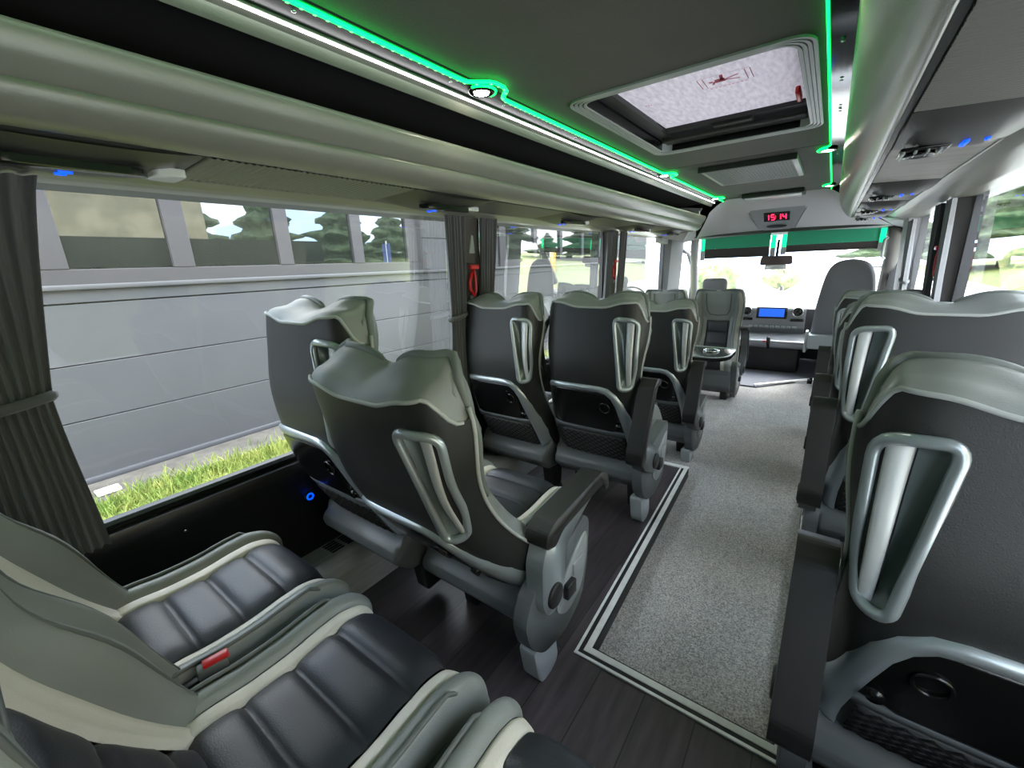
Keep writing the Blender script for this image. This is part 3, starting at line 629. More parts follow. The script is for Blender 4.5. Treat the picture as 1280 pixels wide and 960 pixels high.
# LED strips ---------------------------------------------------------------
def dlight_bulge(y0, c, amp, w_): return amp * math.exp(-((y0 - c) / w_)**4)
DL = [1.09, 2.80, 4.22]
def led(name, label, m, x, z, y0, y1, bulge, r, dirn):
    ys = np.arange(y0, y1, .02); pts = [(x + dirn * sum(dlight_bulge(y, c, bulge, .062) for c in DL), y, z) for y in ys]
    o = link(name, tube(pts, r, 6, rb=r * 1.4), m); return setp(o, label, 'led strip')
led('led_strip', 'glowing green light strip along the left edge of the ceiling, bending around the downlights', M_eg, -.868, H + .488, RY0, 4.50, .055, .0052, 1)
led('led_strip', 'thin green light line along the right edge of the ceiling', M_eg, -.074, H + .492, RY0, 4.50, -.045, .0026, 1)
bd = []
for y in np.arange(.2, 4.4, .0167 * 1.6): bd.append(box(-.868 - .003 + sum(dlight_bulge(y, c, .055, .062) for c in DL), -.868 + .003 + sum(dlight_bulge(y, c, .055, .062) for c in DL), y - .003, y + .003, H + .4818, H + .485))
setp(link('led_beads', join(*bd), M_egd, None, False), 'row of bright dots of the green light strip on the left of the ceiling', 'led strip', kind='stuff')
setp(link('led_strip', box(-.9385, -.9345, RY0, 4.48, H + .4785, H + .483), M_ew, None, False), 'white light strip along the upper rail of the left luggage rack', 'led strip')
for k, (c, side) in enumerate([(c, s) for s in (-1, 1) for c in DL]):
    x = -.895 + .010 if side < 0 else -.085; 
    if side < 0: x = -.882
    t = thing('downlight', ['nearest round ceiling downlight inside the bend of the green strip', 'middle downlight on the left green strip', 'farthest downlight on the left green strip', 'nearest downlight at the right edge of the ceiling, beside the hatch', 'downlight at the right ceiling edge beside the air grille', 'farthest downlight at the right ceiling edge'][k], 'downlight', (x, c, H + .490), 0, 'small round downlights in the ceiling')
    link('ring', lathe([(.040, .006), (.040, -.004), (.030, -.007), (.024, -.004)], (0, 0, 0), 'z', 28), M_gloss, t)
    link('green_rim', tube([(.042 * math.cos(a_), .042 * math.sin(a_), -.001) for a_ in (np.linspace(-math.pi / 2, math.pi / 2, 16) + (0 if side < 0 else math.pi))], .0035, 6), M_eg, t)
    link('lens', lathe([(.022, -.0045), (.022, -.0060), (.016, -.0075)], (0, 0, 0), 'z', 24), M_edl, t)
for i, (x, y) in enumerate([(-.90, y) for y in (.55, .98, 1.22, 1.7, 2.05, 2.45, 2.62, 3.0, 3.5)] + [(-.045, y) for y in (1.45, 1.75, 2.05, 2.1, 2.95, 3.3)]):
    s_ = link('ceiling_screw', lathe([(.005, 0), (.005, -.002), (.002, -.003)], (x, y, H + .4905), 'z', 10), M_chrome)
    setp(s_, 'chrome screw in black ceiling strip, ' + ((['near the rear', 'just behind the nearest downlight', 'just ahead of the nearest downlight', 'abreast of the hatch rear end', 'abreast of the hatch front end', 'ahead of the hatch', 'just behind the middle downlight', 'abreast of the air grille', 'near the front end'][i] + ' on the left') if x < -.5 else (['beside the rear of the hatch', 'beside the red hatch handle', 'beside the front of the hatch', 'second beside the front of the hatch', 'beside the rear of the air grille', 'beside the front of the air grille'][i - 9] + ' on the right')), 'screw', 'screws in the black ceiling strip ' + ('left' if x < -.5 else 'right'))
# ---------------------------------------------------------------- roof hatch
ht = thing('roof_hatch', 'large roof hatch with white roller blind and rounded grooved frame', 'hatch', (-.43, 1.84, zc))
hx, hy = (HX1 - HX0) / 2 + .03, (HY1 - HY0) / 2 + .03
def ringframe(hx, hy, wd, r, z0, z1):
    o = roundpoly([(-hx, -hy), (hx, -hy), (hx, hy), (-hx, hy)], r, 8); i_ = roundpoly([(-hx + wd, -hy + wd), (hx - wd, -hy + wd), (hx - wd, hy - wd), (-hx + wd, hy - wd)], r * .8, 8)
    n = len(o); V = [(p.x, p.y, z0) for p in o] + [(p.x, p.y, z1) for p in o] + [(p.x, p.y, z1) for p in i_] + [(p.x, p.y, z0 + .03) for p in i_]; F = []
    for j in range(3):
        for k in range(n): F.append((j * n + k, j * n + (k + 1) % n, (j + 1) * n + (k + 1) % n, (j + 1) * n + k))
    return V, F
for k in range(4): link('frame_rib', ringframe(hx - k * .011, hy - k * .011, .009, .07, .001, -.006 + k * .0008), M_plasl, ht, 'auto')
link('shaft', ringframe(hx - .030, hy - .030, .004, .06, -.002, -.003), M_black, ht)
wl_ = .135
link('shaft_wall', join(box(-hx + .038, -hx + .044, -hy + .03, hy - .03, 0, wl_), box(hx - .044, hx - .038, -hy + .03, hy - .03, 0, wl_), box(-hx + .03, hx - .03, -hy + .038, -hy + .044, 0, wl_), box(-hx + .03, hx - .03, hy - .044, hy - .038, 0, wl_)), M_tray, ht, False)
link('roller_blind', ([(-hx + .10, -hy + .05, .050), (hx - .05, -hy + .05, .050), (hx - .05, .27, .056), (-hx + .10, .27, .056)], [(0, 1, 2, 3)]), M_blind, ht, False)
link('blind_rail', join(box(-hx + .05, -hx + .10, -hy + .04, hy - .10, .035, .05), box(-hx + .08, hx - .05, .26, .30, .040, .058), box(-hx + .06, hx - .05, hy - .15, hy - .06, .02, .07, .01), box(-.05, .10, hy - .20, hy - .10, .03, .06, .005)), M_mblack, ht, False)
link('hatch_glass', box(-hx + .03, hx - .03, -hy + .03, hy - .03, wl_ + .01, wl_ + .02), M_smoke, ht, False)
link('emergency_handle', box(hx - .075, hx - .060, .02, .13, .012, .035, .005), M_red, ht)
# printed pictogram: running figure in a frame, red, on the blind
PR = mat('red print', (.55, .10, .14), .8)
bl = []
zz = .0485
def qd(x0, y0, x1, y1, w_): # stroke
    d = Vector((x1 - x0, y1 - y0)); n_ = Vector((-d.y, d.x)).normalized() * w_ / 2
    return ([(x0 + n_.x, y0 + n_.y, zz), (x1 + n_.x, y1 + n_.y, zz), (x1 - n_.x, y1 - n_.y, zz), (x0 - n_.x, y0 - n_.y, zz)], [(0, 1, 2, 3)])
cx, cy = .08, -.165
for a_ in ((-.075, -.05, .075, -.05), (-.075, .05, .075, .05)): bl.append(qd(cx + a_[0], cy + a_[1], cx + a_[2], cy + a_[3], .0014))
for xx in (-.075, -.060, .060, .075): bl.append(qd(cx + xx, cy - .045, cx + xx, cy + .045, .0024))
for a_ in ((-.03, 0, .0, .0, .030), (-.01, .0, -.005, -.045, .010), (0, 0, .040, -.018, .007), (0, .005, .040, .02, .007), (-.03, .0, -.04, .025, .007), (-.048, .0, -.036, 0, .012)): bl.append(qd(cx + a_[0], cy + a_[1], cx + a_[2], cy + a_[3], a_[4]))
for i in range(9): bl.append(qd(cx - .055 + i * .013, cy + .060, cx - .047 + i * .013, cy + .060, .004))
link('pictogram', join(*bl), PR, ht, False); bl = [qd(-.20 + i * .009, -.10, -.194 + i * .009, -.10, .006) for i in range(3)]; link('small_mark', join(*bl), PR, ht, False)
# air grille and front lamp on the ceiling
ag = thing('air_grille', 'rectangular perforated air grille on the ceiling in front of the hatch', 'grille', (-.45, 3.14, zc))
link('grille_housing', join(box(-.24, .24, -.33, .33, -.022, 0, .006)), M_plasl, ag, 'auto'); link('grille_rear_edge', box(-.24, .24, -.345, -.325, -.030, 0, .003), M_mblack, ag, False)
gb = [box(-.215 + k * .0165, -.205 + k * .0165, -.30, .30, -.0235, -.0215) for k in range(26)]
setp(link('perforation', join(*gb), M_mblack, ag, False), kind='stuff')
gb = [box(-.215, .215, -.30 + k * .0165, -.296 + k * .0165, -.0245, -.0230) for k in range(37)]
setp(link('perforation_web', join(*gb), M_plasl, ag, False), kind='stuff')
cl_ = thing('ceiling_lamp', 'flat rectangular lamp at the front end of the ceiling above the clock', 'lamp', (-.46, 4.33, zc))
link('lamp_base', box(-.22, .22, -.10, .13, -.035, 0, .008), M_mblack, cl_, 'auto'); link('lamp_glass', box(-.20, .20, -.08, .12, -.045, -.030, .008), M_lens, cl_, 'auto')
# ================================================================ FRONT OF THE BUS
# overhead front panel between the racks and the windscreen
def hdr(a_, b_):
    xt = -.98 + (1.02) * a_; zt_ = H + .50 - .10 * max(0, (abs(a_ - .5) - .36) / .14)**1.5; xb = -1.235 + 1.66 * a_; t = b_**.85
    x = xt + (xb - xt) * b_; y = 4.50 + .62 * b_ + .06 * math.sin(math.pi * a_) * b_; z = zt_ + (H + .190 - zt_) * t - .0 * a_
    return Vector((x, y, z))
struct('ceiling_front', grid(33, 14, hdr), M_head, True)
struct('trim_15', join(prism([(-1.44, H + .215), (-1.20, H + .16), (-1.05, H + .45), (-1.44, H + .5)], 'y', 4.50, 4.53), ([(-1.43, 4.52, H + .22), (-1.43, 5.25, H + .17), (-1.235, 5.13, H + .19), (-1.10, 4.55, H + .42), (-1.43, 4.55, H + .5)], [(0, 1, 2, 3), (0, 3, 4)])), M_head)
struct('trim_16', ([(.49, 4.52, H + .235), (.49, 5.25, H + .15), (.425, 5.13, H + .19), (.10, 4.52, H + .36), (.49, 4.52, H + .5), (-.02, 4.53, H + .5)], [(0, 1, 2, 3), (0, 3, 5, 4)]), M_head)
struct('trim_17', prism([(4.50, H + .17), (4.50, H + .235), (6.0, H + .14), (6.0, H + .06)], 'x', -1.47, -1.41), M_head)
struct('trim_18', prism([(4.50, H + .19), (4.50, H + .26), (6.0, H + .14), (6.0, H + .06)], 'x', .46, .52), M_head)
# front fillers closing the roof
struct('wall_front', join(box(-1.5, .56, 5.05, 5.2, H + .21, H + .66), box(-1.62, -1.44, RY0, 5.2, H + .23, H + .66), box(.50, .62, RY0, 5.2, H + .24, H + .66)), mat('outer side paint', (.03, .035, .028), .3))
# windscreen
def ws(a_, b_): x = -1.30 + 1.78 * a_; return Vector((x, 5.17 + .62 * b_ + .10 * math.sin(math.pi * a_) * (.5 + .5 * b_), H + .20 - .74 * b_))
setp(link('windscreen', grid(13, 5, ws), M_wsglass), kind='structure'); bpy.data.objects['windscreen'].name = 'window_8'
def bar(p, q, wd, dp, m, name): return struct(name, tube([p, q], wd, 4, rb=dp), m)
struct('trim_19', tube([(-1.24, 5.14, H + .20), (-1.30, 5.40, H - .02), (-1.36, 5.80, H - .50)], .035, 8, rb=.05), M_head, True)
struct('trim_20', tube([(.415, 5.10, H + .21), (.44, 5.30, H - .0), (.46, 5.70, H - .42)], .060, 8, rb=.05), M_pillard, True)
struct('trim_21', tube([(-1.40, 5.16, H + .10), (-1.40, 5.50, H + .06), (-1.38, 5.72, H - .15), (-1.38, 5.85, H - .50)], .02, 8), M_pillar, True)
struct('wall_firewall', box(-1.5, .56, 5.86, 5.92, -.16, .60), M_mblack)
struct('trim_22', box(.455, .50, 5.42, 5.50, .3, H + .16), M_tray)
gh = thing('grab_rail', 'pale grab handle on the front right pillar', 'handle', (.375, 5.12, H + .02)); link('rail_bar', tube([(0, 0, .09), (-.02, -.03, .07), (-.02, -.03, -.07), (0, 0, -.09)], .012, 8), M_plasl, gh)
# roller blinds on the windscreen
M_bgr = mat('blind cloth with painted green glow', (.03, .36, .20), .7); M_bdk = mat('dark blind cloth', (.05, .045, .045), .9)  # green LED light falling on the upper cloth is put into its colour
def sunblind(label, x0, x1, drop, lx0, lx1):
    t = thing('sun_blind', label, 'blind', (0, 5.125, H))
    link('upper_cloth', ([(x0, .0, .215), (x1, .0, .215), (x1, .0, .085), (x0, .0, .085)], [(0, 1, 2, 3)]), M_bgr, t, False)
    link('lower_cloth', ([(x0, .001, .085), (x1, .001, .085), (x1, .012, drop), (x0, .012, drop)], [(0, 1, 2, 3)]), M_bdk, t, False)
    link('bottom_bar', box(x0, x1, .004, .018, drop - .012, drop, .003), M_bdk, t, 'auto')
    for x in (lx0, lx1):
        link('rail', box(x - .022, x + .022, -.012, .004, drop - .03, .19, .003), M_head, t, False); link('rail_glow', box(x - .020, x + .020, -.018, -.012, .07, .19, .002), M_eg2, t, False)  # emissive strips stand in for green LED light caught by the rails
M_eg2 = emis('soft green glow', (.0, .95, .35), .8)
sunblind('green-lit and black roller sun blind on the left half of the windscreen', -1.13, -.52, .00, -1.15, -.49)
sunblind('green-lit and black roller sun blind on the right half of the windscreen', -.38, .32, .03, -.40, .34)
# overhead clock console
ck = thing('clock_console', 'grey overhead console with red digital clock reading 15:14', 'clock', (-.455, 4.80, H + .345)); ck.scale = (.70, .9, .74)
dn = Vector((0, -.36, .0)) # faces the cabin
cq = roundpoly([(-.33, .13), (.33, .13), (.19, -.125), (-.19, -.125)], .05, 5)
def ctilt(x, h, d): # local plane leaning with the header
    return Vector((x, h * -.95 - d * .55, h - d * .8))
V = [ctilt(p.x, p.y, 0) for p in cq] + [ctilt(p.x * .97, p.y * .95, .05) for p in cq]; n = len(cq)
link('housing', (V, [tuple(range(n, 2 * n))] + [(i, (i + 1) % n, n + (i + 1) % n, n + i) for i in range(n)]), M_dashl, ck, 'auto')
V = [ctilt(x, h, d) for d in (.045, .058) for x, h in ((-.145, .075), (.145, .075), (.145, -.015), (-.145, -.015))]
link('display', (V, [(4, 5, 6, 7), (0, 1, 5, 4), (1, 2, 6, 5), (2, 3, 7, 6), (3, 0, 4, 7)]), M_tray, ck, False)
SEG = {'1': 'bc', '5': 'afgcd', '4': 'fgbc'}
def digit(ch, x0, wd=.036, hh=.056, cz=.030):
    P = {'a': ((0, 1), (1, 1)), 'b': ((1, 1), (1, .5)), 'c': ((1, .5), (1, 0)), 'd': ((0, 0), (1, 0)), 'f': ((0, 1), (0, .5)), 'g': ((0, .5), (1, .5))}; out = []
    for s_ in SEG[ch]:
        (a0, b0), (a1, b1) = P[s_]; p = Vector((x0 + a0 * wd, cz + (b0 - .5) * hh)); q = Vector((x0 + a1 * wd, cz + (b1 - .5) * hh)); d = (q - p).normalized(); nn = Vector((-d.y, d.x)) * .0055; p, q = p + d * .002, q - d * .002
        out.append(([ctilt(*c, .060) for c in (p + nn, q + nn, q - nn, p - nn)], [(0, 1, 2, 3)]))
    return out
dg = []
for ch, x in zip('1514', (-.125, -.062, .008, .068)): dg += digit(ch, x)
for h in (.020, .040): dg.append(([ctilt(-.012 + a_, h + b_, .060) for a_, b_ in ((-.004, -.004), (.004, -.004), (.004, .004), (-.004, .004))], [(0, 1, 2, 3)]))
link('digits', join(*dg), M_er, ck, False)
link('oval_grille', (lambda P_: (P_, [tuple(range(len(P_)))]))([ctilt(.12 * math.cos(t), -.075 + .018 * math.sin(t), .056) for t in np.linspace(0, 2 * math.pi, 24, endpoint=False)]), M_mblack, ck, False)
for s_ in (-1, 1): link('edge_rib', tube([ctilt(s_ * .335, .12, .03), ctilt(s_ * .205, -.12, .03)], .012, 8), M_plasl, ck)
# mirror
mr = thing('rear_view_mirror', 'rear view mirror hanging at the windscreen centre below the blinds', 'mirror', (-.445, 5.08, H - .055))
link('mirror_housing', prism(roundpoly([(-.14, -.04), (.14, -.04), (.13, .045), (-.13, .045)], .02, 4), 'y', -.02, .02, .006), mat('brown mirror housing', (.07, .045, .045), .5), mr, 'auto')
link('lower_mirror', box(-.09, .09, -.035, -.01, -.085, -.04, .006), M_lens, mr, 'auto'); link('mirror_stem', tube([(0, 0, .04), (0, .03, .20)], .012, 8), M_tray, mr)
# dashboard
db = thing('dashboard', 'grey dashboard with blue central screen, round vents and lower console', 'dashboard', (-.44, 5.35, 0))
link('dash_top', prism([(-.05, .60), (.05, .63), (.45, .60), (.45, .30), (.05, .30)], 'x', -.94, .90, .02), M_dash, db, 'auto')
link('centre_stack', prism(roundpoly([(-.02, .30), (-.10, .42), (-.12, .60), (-.06, .635), (.08, .64), (.08, .30)], .03, 4), 'x', -.30, .30, .02), M_dashl, db, 'auto')
link('screen', box(-.115, .115, -.135, -.11, .520, .605, .004), M_escr, db, False); link('screen_frame', box(-.14, .14, -.130, -.105, .500, .620, .006), M_tray, db, 'auto')
for x in (-.23, .23):
    link('round_vent', lathe([(.050, -.128), (.050, -.112), (.030, -.110)], (x, 0, .575), 'y', 24), M_tray, db); link('vent_ring', tube([(x + .045 * math.cos(t), -.13, .575 + .045 * math.sin(t)) for t in np.linspace(0, 2 * math.pi, 20, endpoint=False)], .006, 6, True), M_chrome, db)
    link('oval_vent', box(x - .06, x + .06, -.13, -.10, .475, .505, .012), M_tray, db, 'auto')
link('control_row', join(*[box(-.20 + k * .05, -.165 + k * .05, -.145, -.11, .405, .425, .003) for k in range(9)]), M_plasl, db, False)
link('lower_shelf', prism(roundpoly([(-.32, .22), (-.34, .30), (-.10, .34), (.05, .34), (.05, .20)], .03, 4), 'x', -.32, .36, .02), M_dashl, db, 'auto')
link('lower_console', box(-.28, .30, -.30, .1, -.03, .24, .03), M_mblack, db, 'auto'); link('hazard_button', box(-.03, .01, -.350, -.33, .285, .30, .003), M_red, db, False)
link('gear_knob', tube([(.02, -.30, .22), (.02, -.36, .34)], .018, 8), M_mblack, db)
sw = thing('steering_wheel', 'dark steering wheel in front of the driver seat', 'steering wheel', (-.95, 5.30, .62)); link('rim', tube([(.19 * math.cos(t), -.06 * math.sin(t) * 1, .17 * math.sin(t)) for t in np.linspace(0, 2 * math.pi, 32, endpoint=False)], .014, 8, True), M_mblack, sw)
link('spokes', tube([(-.18, 0, 0), (0, .03, -.02), (.18, 0, 0)], .014, 6), M_mblack, sw)
# driver seat
ds = thing('driver_seat', 'dark grey driver seat with headrest behind the facing passenger seats', 'seat', (-.93, 4.78, 0))
link('headrest', box(-.115, .115, -.05, .05, .74, .945, .04, 3), M_coseat, ds); link('backrest', box(-.22, .22, -.06, .06, .22, .72, .05, 3), M_coseat, ds); link('cushion', box(-.20, .20, 0, .28, .10, .24, .04, 3), M_coseat, ds)
for s_ in (-1, 1): link('headrest_post', tube([(s_ * .05, 0, .70), (s_ * .05, 0, .76)], .008, 6), M_chrome, ds)
# co-driver (guide) seat back, seen from behind
cs = thing('guide_seat', 'tall smooth grey seat back at the front right with a pale box below', 'seat', (.150, 4.80, 0))
op = [(-.225, .40), (-.215, .62), (-.195, .82), (-.165, .98), (-.120, 1.055), (-.05, 1.085), (.04, 1.085), (.12, 1.05), (.165, .97), (.19, .82), (.205, .62), (.215, .40)]
def csf(a_, b_, front):
    i = a_ * (len(op) - 1)
    return None
on = [Vector(p) for p in op]; cen = Vector((0, .72)); V = []; F = []; R = [1.0, .96, .85, .6, .3, .02]; N = len(on)
oc = [Vector(p) for p in curve(op, 4)]; N = len(oc)
for side_, dep in ((-1, .05), (1, .05)):
    base = len(V)
    for t in R:
        for p in oc: q = cen + (p - cen) * t; V.append((q.x, side_ * dep * (1 - t**6)**.5 + (.10 * ((.9 - q.y) if q.y < .9 else 0)) * 0, q.y))
    for j in range(len(R) - 1):
        for i in range(N): F.append((base + j * N + i, base + j * N + (i + 1) % N, base + (j + 1) * N + (i + 1) % N, base + (j + 1) * N + i))
link('seat_back', (V, F), M_coseat, cs)
link('base_box', box(-.235, .235, -.12, .10, .30, .43, .015), M_plasl, cs, 'auto'); link('pedestal', box(-.14, .20, -.10, .12, .0, .30, .02), M_mblack, cs, 'auto')
link('side_lever', box(-.26, -.235, -.10, .02, .26, .46, .01), M_plasl, cs, 'auto'); link('cushion', box(-.21, .21, .08, .5, .32, .44, .03), M_coseat, cs, 'auto')
[link('seat_wheel', lathe([(.03, -.02), (.03, .02)], (x, -.12, .0), 'x', 16), M_tray, cs) for x in (-.10, -.17)]
# table
tb = thing('folding_table', 'glossy folding table with cup recess between the facing seats', 'table', (-.72, 2.98, 0))
link('table_top', prism(roundpoly([(-.56, -.22), (.24, -.20), (.285, -.10), (.285, .15), (-.56, .20)], .06, 5), 'z', .525, .55, .008), M_tray, tb, 'auto')
link('table_mat', box(-.48, .02, -.14, .14, .550, .553), M_dashl, tb, False)
link('cup_ring', tube([(.15 + .045 * math.cos(t), .02 + .045 * math.sin(t), .553) for t in np.linspace(0, 2 * math.pi, 24, endpoint=False)], .006, 6, True), M_chrome, tb)
link('edge_rim', tube([(p.x, p.y, .548) for p in roundpoly([(-.555, -.215), (.235, -.195), (.28, -.10), (.28, .145), (-.555, .195)], .06, 5)], .006, 6, True), M_silver, tb)
link('table_leg', tube([(-.1, 0, -.045), (-.1, 0, .525)], .025, 10), M_plasl, tb)
# ================================================================ CURTAINS
def curtain(label, side, y0, y1, ztop, zbot, folds, m, tie=None, taper=0.0, amp=.010, off=.045, pinch=.55, skew=0.0, low=.15, group='window curtains'):
    t = thing('curtain', label, 'curtain', (0, 0, 0), 0, group); yc = (y0 + y1) / 2; hw = (y1 - y0) / 2
    def fn(a_, b_):
        z = ztop + (zbot - ztop) * b_; k = 1.0
        if tie is not None:
            bt = (ztop - tie) / (ztop - zbot); k = 1 - (1 - pinch) * (b_ / bt)**.8 if b_ < bt else pinch + low * sm(0, 1, (b_ - bt) / (1 - bt))
        k *= 1 + taper * b_
        x = wx(side, z) - side * off - side * amp * math.cos(2 * math.pi * folds * a_ + 1.3 * math.sin(3 * a_)) * (1 if k > .8 else .7) - side * .003 * math.sin(4 * b_ + 14 * a_)
        return Vector((x, yc + skew * b_ + hw * k * (a_ * 2 - 1) + .002 * math.sin(5 * b_ + 7 * a_), z))
    link('cloth', grid(folds * 8 + 1, 36, fn), m, t)
    if tie is not None:
        bt = (ztop - tie) / (ztop - zbot); yy = yc + skew * bt; hh = hw * pinch * 1.08; x = wx(side, tie) - side * off
        pts = [(x + .024 * math.cos(q), yy + hh * math.sin(q), tie + .010 * math.sin(q)) for q in np.linspace(0, 2 * math.pi, 20, endpoint=False)]
        link('tie_band', tube(pts, .012, 6, True, rb=.006, up=(0, 0, 1)), m, t)
    return t
curtain('dark grey curtain gathered by a tie band at the far left edge', -1, -.10, .195, H + .222, ZB - .03, 9, M_curt, tie=H - .25, pinch=.44, taper=.0, amp=.012, skew=.0, low=.10)
curtain('dark curtain left of the nearer window pillar, tied at mid height', -1, 1.395, 1.52, H + .225, ZB + .0, 6, M_curt, tie=.93, pinch=.85, amp=.009)
curtain('dark curtain right of the nearer window pillar with the red hammer', -1, 1.63, 1.755, H + .225, .80, 6, M_curt, taper=-.18, amp=.009, skew=-.03)
curtain('dark curtain before the second left window pillar', -1, 3.10, 3.22, H + .225, ZB, 5, M_curt, amp=.009)
curtain('dark curtain behind the second left window pillar', -1, 3.35, 3.47, H + .225, ZB, 5, M_curt, amp=.009)
curtain('grey curtain on the nearer right window pillar, camera side', 1, 2.90, 3.02, H + .22, ZB, 5, M_curtl, amp=.010, off=.05)
curtain('dark curtain on the nearer right window pillar, front side', 1, 3.16, 3.30, H + .22, ZB, 5, M_curt, amp=.010, off=.05)
curtain('pale curtain at the front end of the right windows, tied', 1, 4.16, 4.42, H + .20, ZB, 7, M_curtl, tie=.93, pinch=.8, amp=.012, off=.04)
# emergency hammers
def hammer(y, label, side=-1, zz_=1.10):
    x = wx(side, zz_) - side * .035
    t = thing('emergency_hammer', label, 'hammer', (x, y, zz_), 0, 'red emergency hammers')
    k = -side
    link('hammer_handle', tube([(.012 * k, .0, .045), (.014 * k, .012, .0), (.012 * k, .012, -.06), (.010 * k, .002, -.085), (.010 * k, -.022, -.055), (.010 * k, -.026, -.02), (.010 * k, -.006, .03)], .0075, 8), M_red, t)
    link('hammer_head', box(.000 if k > 0 else -.03, .030 if k > 0 else 0, -.030, .030, .040, .062, .005), M_red, t, 'auto')
    link('bracket', box(-.005, .014, -.045, -.005, .025, .070, .004), M_mblack, t, 'auto'); link('bracket_base', box(-.01, .010, -.02, .02, -.115, -.08, .004), M_pillar, t, 'auto')
hammer(1.575, 'red emergency hammer on the nearer left window pillar'); hammer(3.28, 'red emergency hammer on the farther left window pillar'); hammer(3.10, 'dark red emergency hammer on the right window pillar', 1, 1.10)
cpn = thing('belt_anchor', 'small pale belt guide on the nearer left pillar above the hammer', 'belt guide', (-1.405, 1.585, 1.255)); link('guide', prism([(-.02, -.04), (.02, -.04), (.015, .04), (.0, .045)], 'x', 0, .015, .003), M_plasl, cpn, 'auto')
cpn = thing('belt_anchor', 'light belt guide on the right window pillar', 'belt guide', (.455, 3.10, 1.24)); link('guide', box(-.02, .0, -.03, .03, -.10, .10, .008), M_head, cpn, 'auto')
# seat belt buckle on the bench
bk_ = thing('belt_buckle', 'red and grey seat belt buckle between the two rear bench seats', 'buckle', (-.793, .145, .488), math.radians(-10)); bk_.scale = (.62, .62, .8)
link('buckle_body', box(-.018, .018, -.045, .03, -.03, .012, .006), M_pipe, bk_, 'auto'); link('red_button', box(-.014, .014, -.030, .034, .008, .020, .004), M_red, bk_, 'auto'); link('buckle_stem', box(-.012, .012, -.14, -.03, -.03, -.01, .003), M_mblack, bk_, 'auto')
# ================================================================ OUTSIDE
GZ, GX = -.61, -5.20
struct('ground', box(-60, 60, -30, 90, GZ - .3, GZ - .005), mat('pale asphalt', (.55, .54, .50), .9, var=.15, vscale=.6))
gs = struct('ground_strip', box(GX, GX + .55, -6, 14, GZ - .02, GZ + .004), M_conc)
gl = struct('grass_ground', box(GX + .55, -1.9, -6, 16, GZ - .02, GZ + .002), M_grass)
V = []; F = []
for i in range(16000):
    x = random.uniform(GX + .35, -3.0) if random.random() < .7 else random.uniform(-4.85, -4.3); y = random.uniform(-.6, 3.6)
    if x < GX + .60 + .12 * noise.noise(Vector((y * 2, 0, 0))) and random.random() < .93: continue
    h = random.uniform(.04, .12) * (1.3 if random.random() < .1 else 1); a_ = random.uniform(0, 6.28); dx, dy = math.cos(a_) * .0045, math.sin(a_) * .0045; lx, ly = random.gauss(0, .035), random.gauss(0, .035); n = len(V)
    V += [(x - dx, y - dy, GZ), (x + dx, y + dy, GZ), (x + dx * .7 + lx * .4, y + dy * .7 + ly * .4, GZ + h * .6), (x - dx * .7 + lx * .4, y - dy * .7 + ly * .4, GZ + h * .6), (x + lx, y + ly, GZ + h)]
    F += [(n, n + 1, n + 2, n + 3), (n + 3, n + 2, n + 4)]
setp(link('grass_blades', (V, F), M_grassb, None, False), 'bright yellow-green grass growing between the bus and the garage', 'grass', kind='stuff')
tg = setp(link('white_tag', box(-4.90, -4.76, .44, .60, GZ + .01, GZ + .03, .004), M_white), 'small white tag lying on the concrete at the foot of the garage door', 'tag')
# garage: sectional door panels, window row, second window row further on
gr = thing('garage_building', 'long grey garage with sectional doors and rows of reflecting windows beside the bus', 'building', (0, 0, 0))
hs = [GZ + .02, -.03, .465, .985]
def panels(y0, y1, hs_):
    for a_, b_ in zip(hs_[:-1], hs_[1:]): link('door_panel', box(GX - .05, GX, y0, y1, a_ + .004, b_ - .004, .003, 1), M_garage, gr, False)
panels(-4, 4.85, hs); panels(4.85, 15, [GZ + .02, -.03, .465, .985, 1.10]); link('door_seal', box(GX - .04, GX + .035, -4, 15, GZ, GZ + .055, .01), M_seal, gr, 'auto')
link('backing', box(GX - .5, GX - .051, -4, 15, GZ, 2.9), M_seal, gr, False)
link('door_panel', box(GX - .05, GX, -4, 4.85, .993, 1.10, .003, 1), M_garage, gr, False)
link('sill', box(GX - .05, GX + .05, -4, 15, 1.10, 1.145, .008), M_garage, gr, 'auto')
def winrow(ys, zb, zt, y0, y1):
    link('frame_bottom', box(GX - .03, GX + .03, y0, y1, zb - .13, zb, .006), M_frame, gr, False); link('frame_top', box(GX - .03, GX + .03, y0, y1, zt, zt + .15, .006), M_frame, gr, False)
    for k, (a_, b_) in enumerate(ys):
        p = link('window_pane', ([(GX - .004, a_, zb), (GX - .004, b_, zb), (GX - .004 , b_, zt), (GX - .004, a_, zt)], [(0, 1, 2, 3)]), M_pane, gr, False)
        link('mullion', box(GX - .03, GX + .035, b_, ys[k + 1][0] if k + 1 < len(ys) else y1, zb, zt, .006), M_frame, gr, False)
        if k == 0: link('mullion', box(GX - .03, GX + .035, y0, a_, zb, zt, .006), M_frame, gr, False)
winrow([(.76, 1.49), (1.67, 2.52), (2.68, 3.50), (3.66, 4.42)], 1.27, 2.35, .50, 4.72)
winrow([(6.9, 7.9), (8.02, 9.0), (9.12, 10.1), (10.22, 11.2)], 1.27, 2.35, 6.7, 11.4)
for y0, y1 in ((4.73, 6.69), (11.41, 15)):
    for a_, b_ in ((1.15, 1.62), (1.628, 2.12), (2.128, 2.60)): link('door_panel', box(GX - .05, GX, y0, y1, a_, b_, .003, 1), M_garage, gr, False)
link('door_panel', box(GX - .05, GX, -4, .49, 1.15, 2.6, .003, 1), M_garage, gr, False)
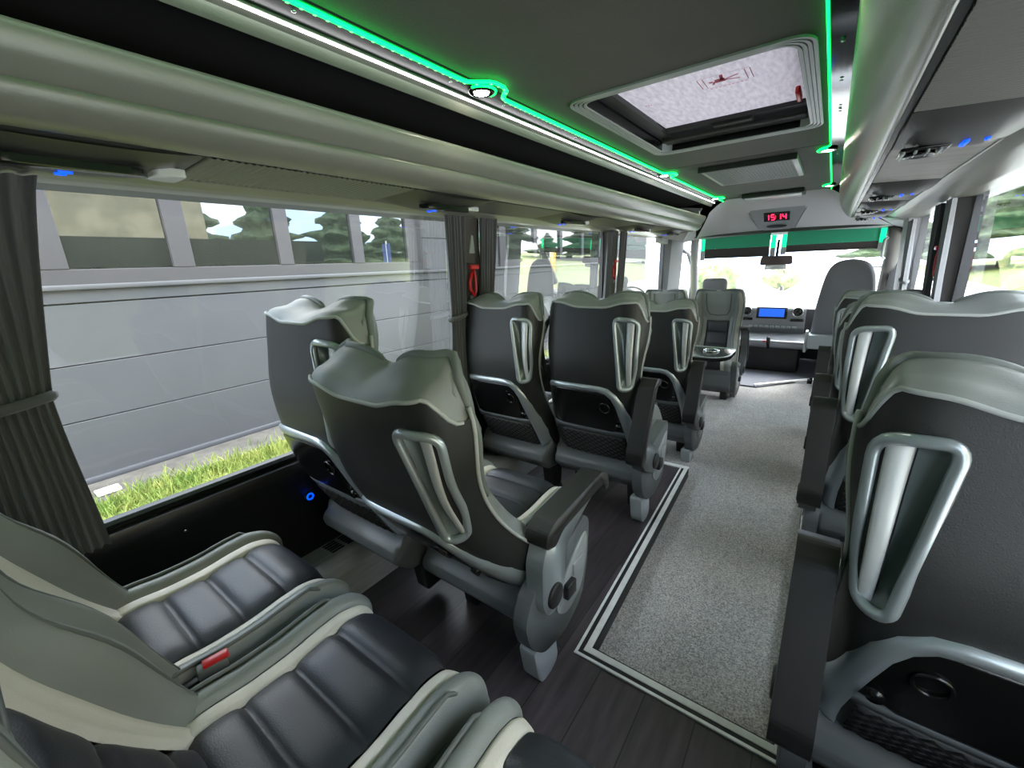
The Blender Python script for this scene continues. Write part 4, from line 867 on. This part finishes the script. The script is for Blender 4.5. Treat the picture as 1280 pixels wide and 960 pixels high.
# tan wall, trees, hedge on the other side: seen in the panes and through the right windows
struct('wall_outside', box(11, 11.4, -14, 7.6, GZ, 7.5), M_stone)
def tree(x, y, h, r, label, conif=True, m=M_tree):
    t = thing('tree', label, 'tree', (x, y, GZ)); link('trunk', tube([(0, 0, 0), (0, 0, h * .7)], lambda q: r * .09 * (1.2 - q), 7), M_bark, t)
    sd = random.random() * 50
    def fn(u_, v_):
        th = u_ * 2 * math.pi; zz_ = h * (.12 + .88 * v_)
        base = (1 - v_)**.8 * (1 + .25 * math.sin(v_ * 40)) if conif else math.sin(math.pi * min(1, v_ * .96 + .03))**.55
        p = Vector((math.cos(th) * 1.7 + sd, math.sin(th) * 1.7, zz_ * 1.1)); rr0 = r * base * (1 + .55 * noise.noise(p) + .35 * noise.noise(p * 3.1))
        return Vector((math.cos(th) * rr0, math.sin(th) * rr0, zz_ + .25 * noise.noise(p * 2.3)))
    setp(link('crown', grid(40, 44, fn, True), m, t), None)
tl = 0
for k, (x, y, h, r) in enumerate(((20, 9, 9, 2.9), (24, 16, 8, 3.0), (27, 24, 9, 3.4), (31, 33, 8.5, 3.6), (36, 43, 9, 4.0), (42, 54, 9, 4.2), (30, 66, 7, 3.6), (14.5, 5.5, 8.5, 2.2))):
    tree(x, y, h, r, 'dark conifer standing ' + ['behind the first tree of the row right of the bus', 'second in the row right of the bus', 'third in the row right of the bus', 'fourth in the row right of the bus', 'fifth in the row right of the bus', 'farthest in the row right of the bus', 'far ahead on the right of the bus', 'close beside the tan wall'][k], True)
for k, (x, y, h, r) in enumerate(((9.5, 44, 8, 3.4), (18, 57, 9, 4), (5.5, 64, 9, 4), (19, 40, 8, 3.6))):
    tree(x, y, h, r, 'pine seen through the right windows, ' + ['nearest of four', 'second from the right', 'farthest of four', 'rightmost of four'][k], True)
for x, y, h, r, lb in ((12.5, 19, 1.9, 1.5, 'round green bush seen through the rearmost right window'), (-3.6, 18, 1.4, .9, 'yellow-green bush at the far end of the garage'), (-1.9, 26, 1.0, .7, 'small green bush ahead of the windscreen')):
    tree(x, y, h, r, lb, False, M_bush)
vg = struct('grass_verge', prism([(6, GZ), (9.0, GZ + .35), (30, GZ + .8), (30, GZ)], 'y', 1, 60), M_grass)
bn = thing('banner', 'tall blue and yellow banner standing on the verge right of the bus', 'banner', (3.9, 11.2, GZ + .0)); link('pole', tube([(0, 0, 0), (0, 0, 2.9)], .03, 8), M_alu, bn)
link('blue_flag', box(-.2, .25, -.02, .02, 1.9, 2.8), mat('blue flag', (.06, .10, .30), .7), bn, False); link('yellow_flag', box(-.2, .25, -.02, .02, 1.0, 1.9), mat('yellow flag', (.6, .36, .05), .7), bn, False)
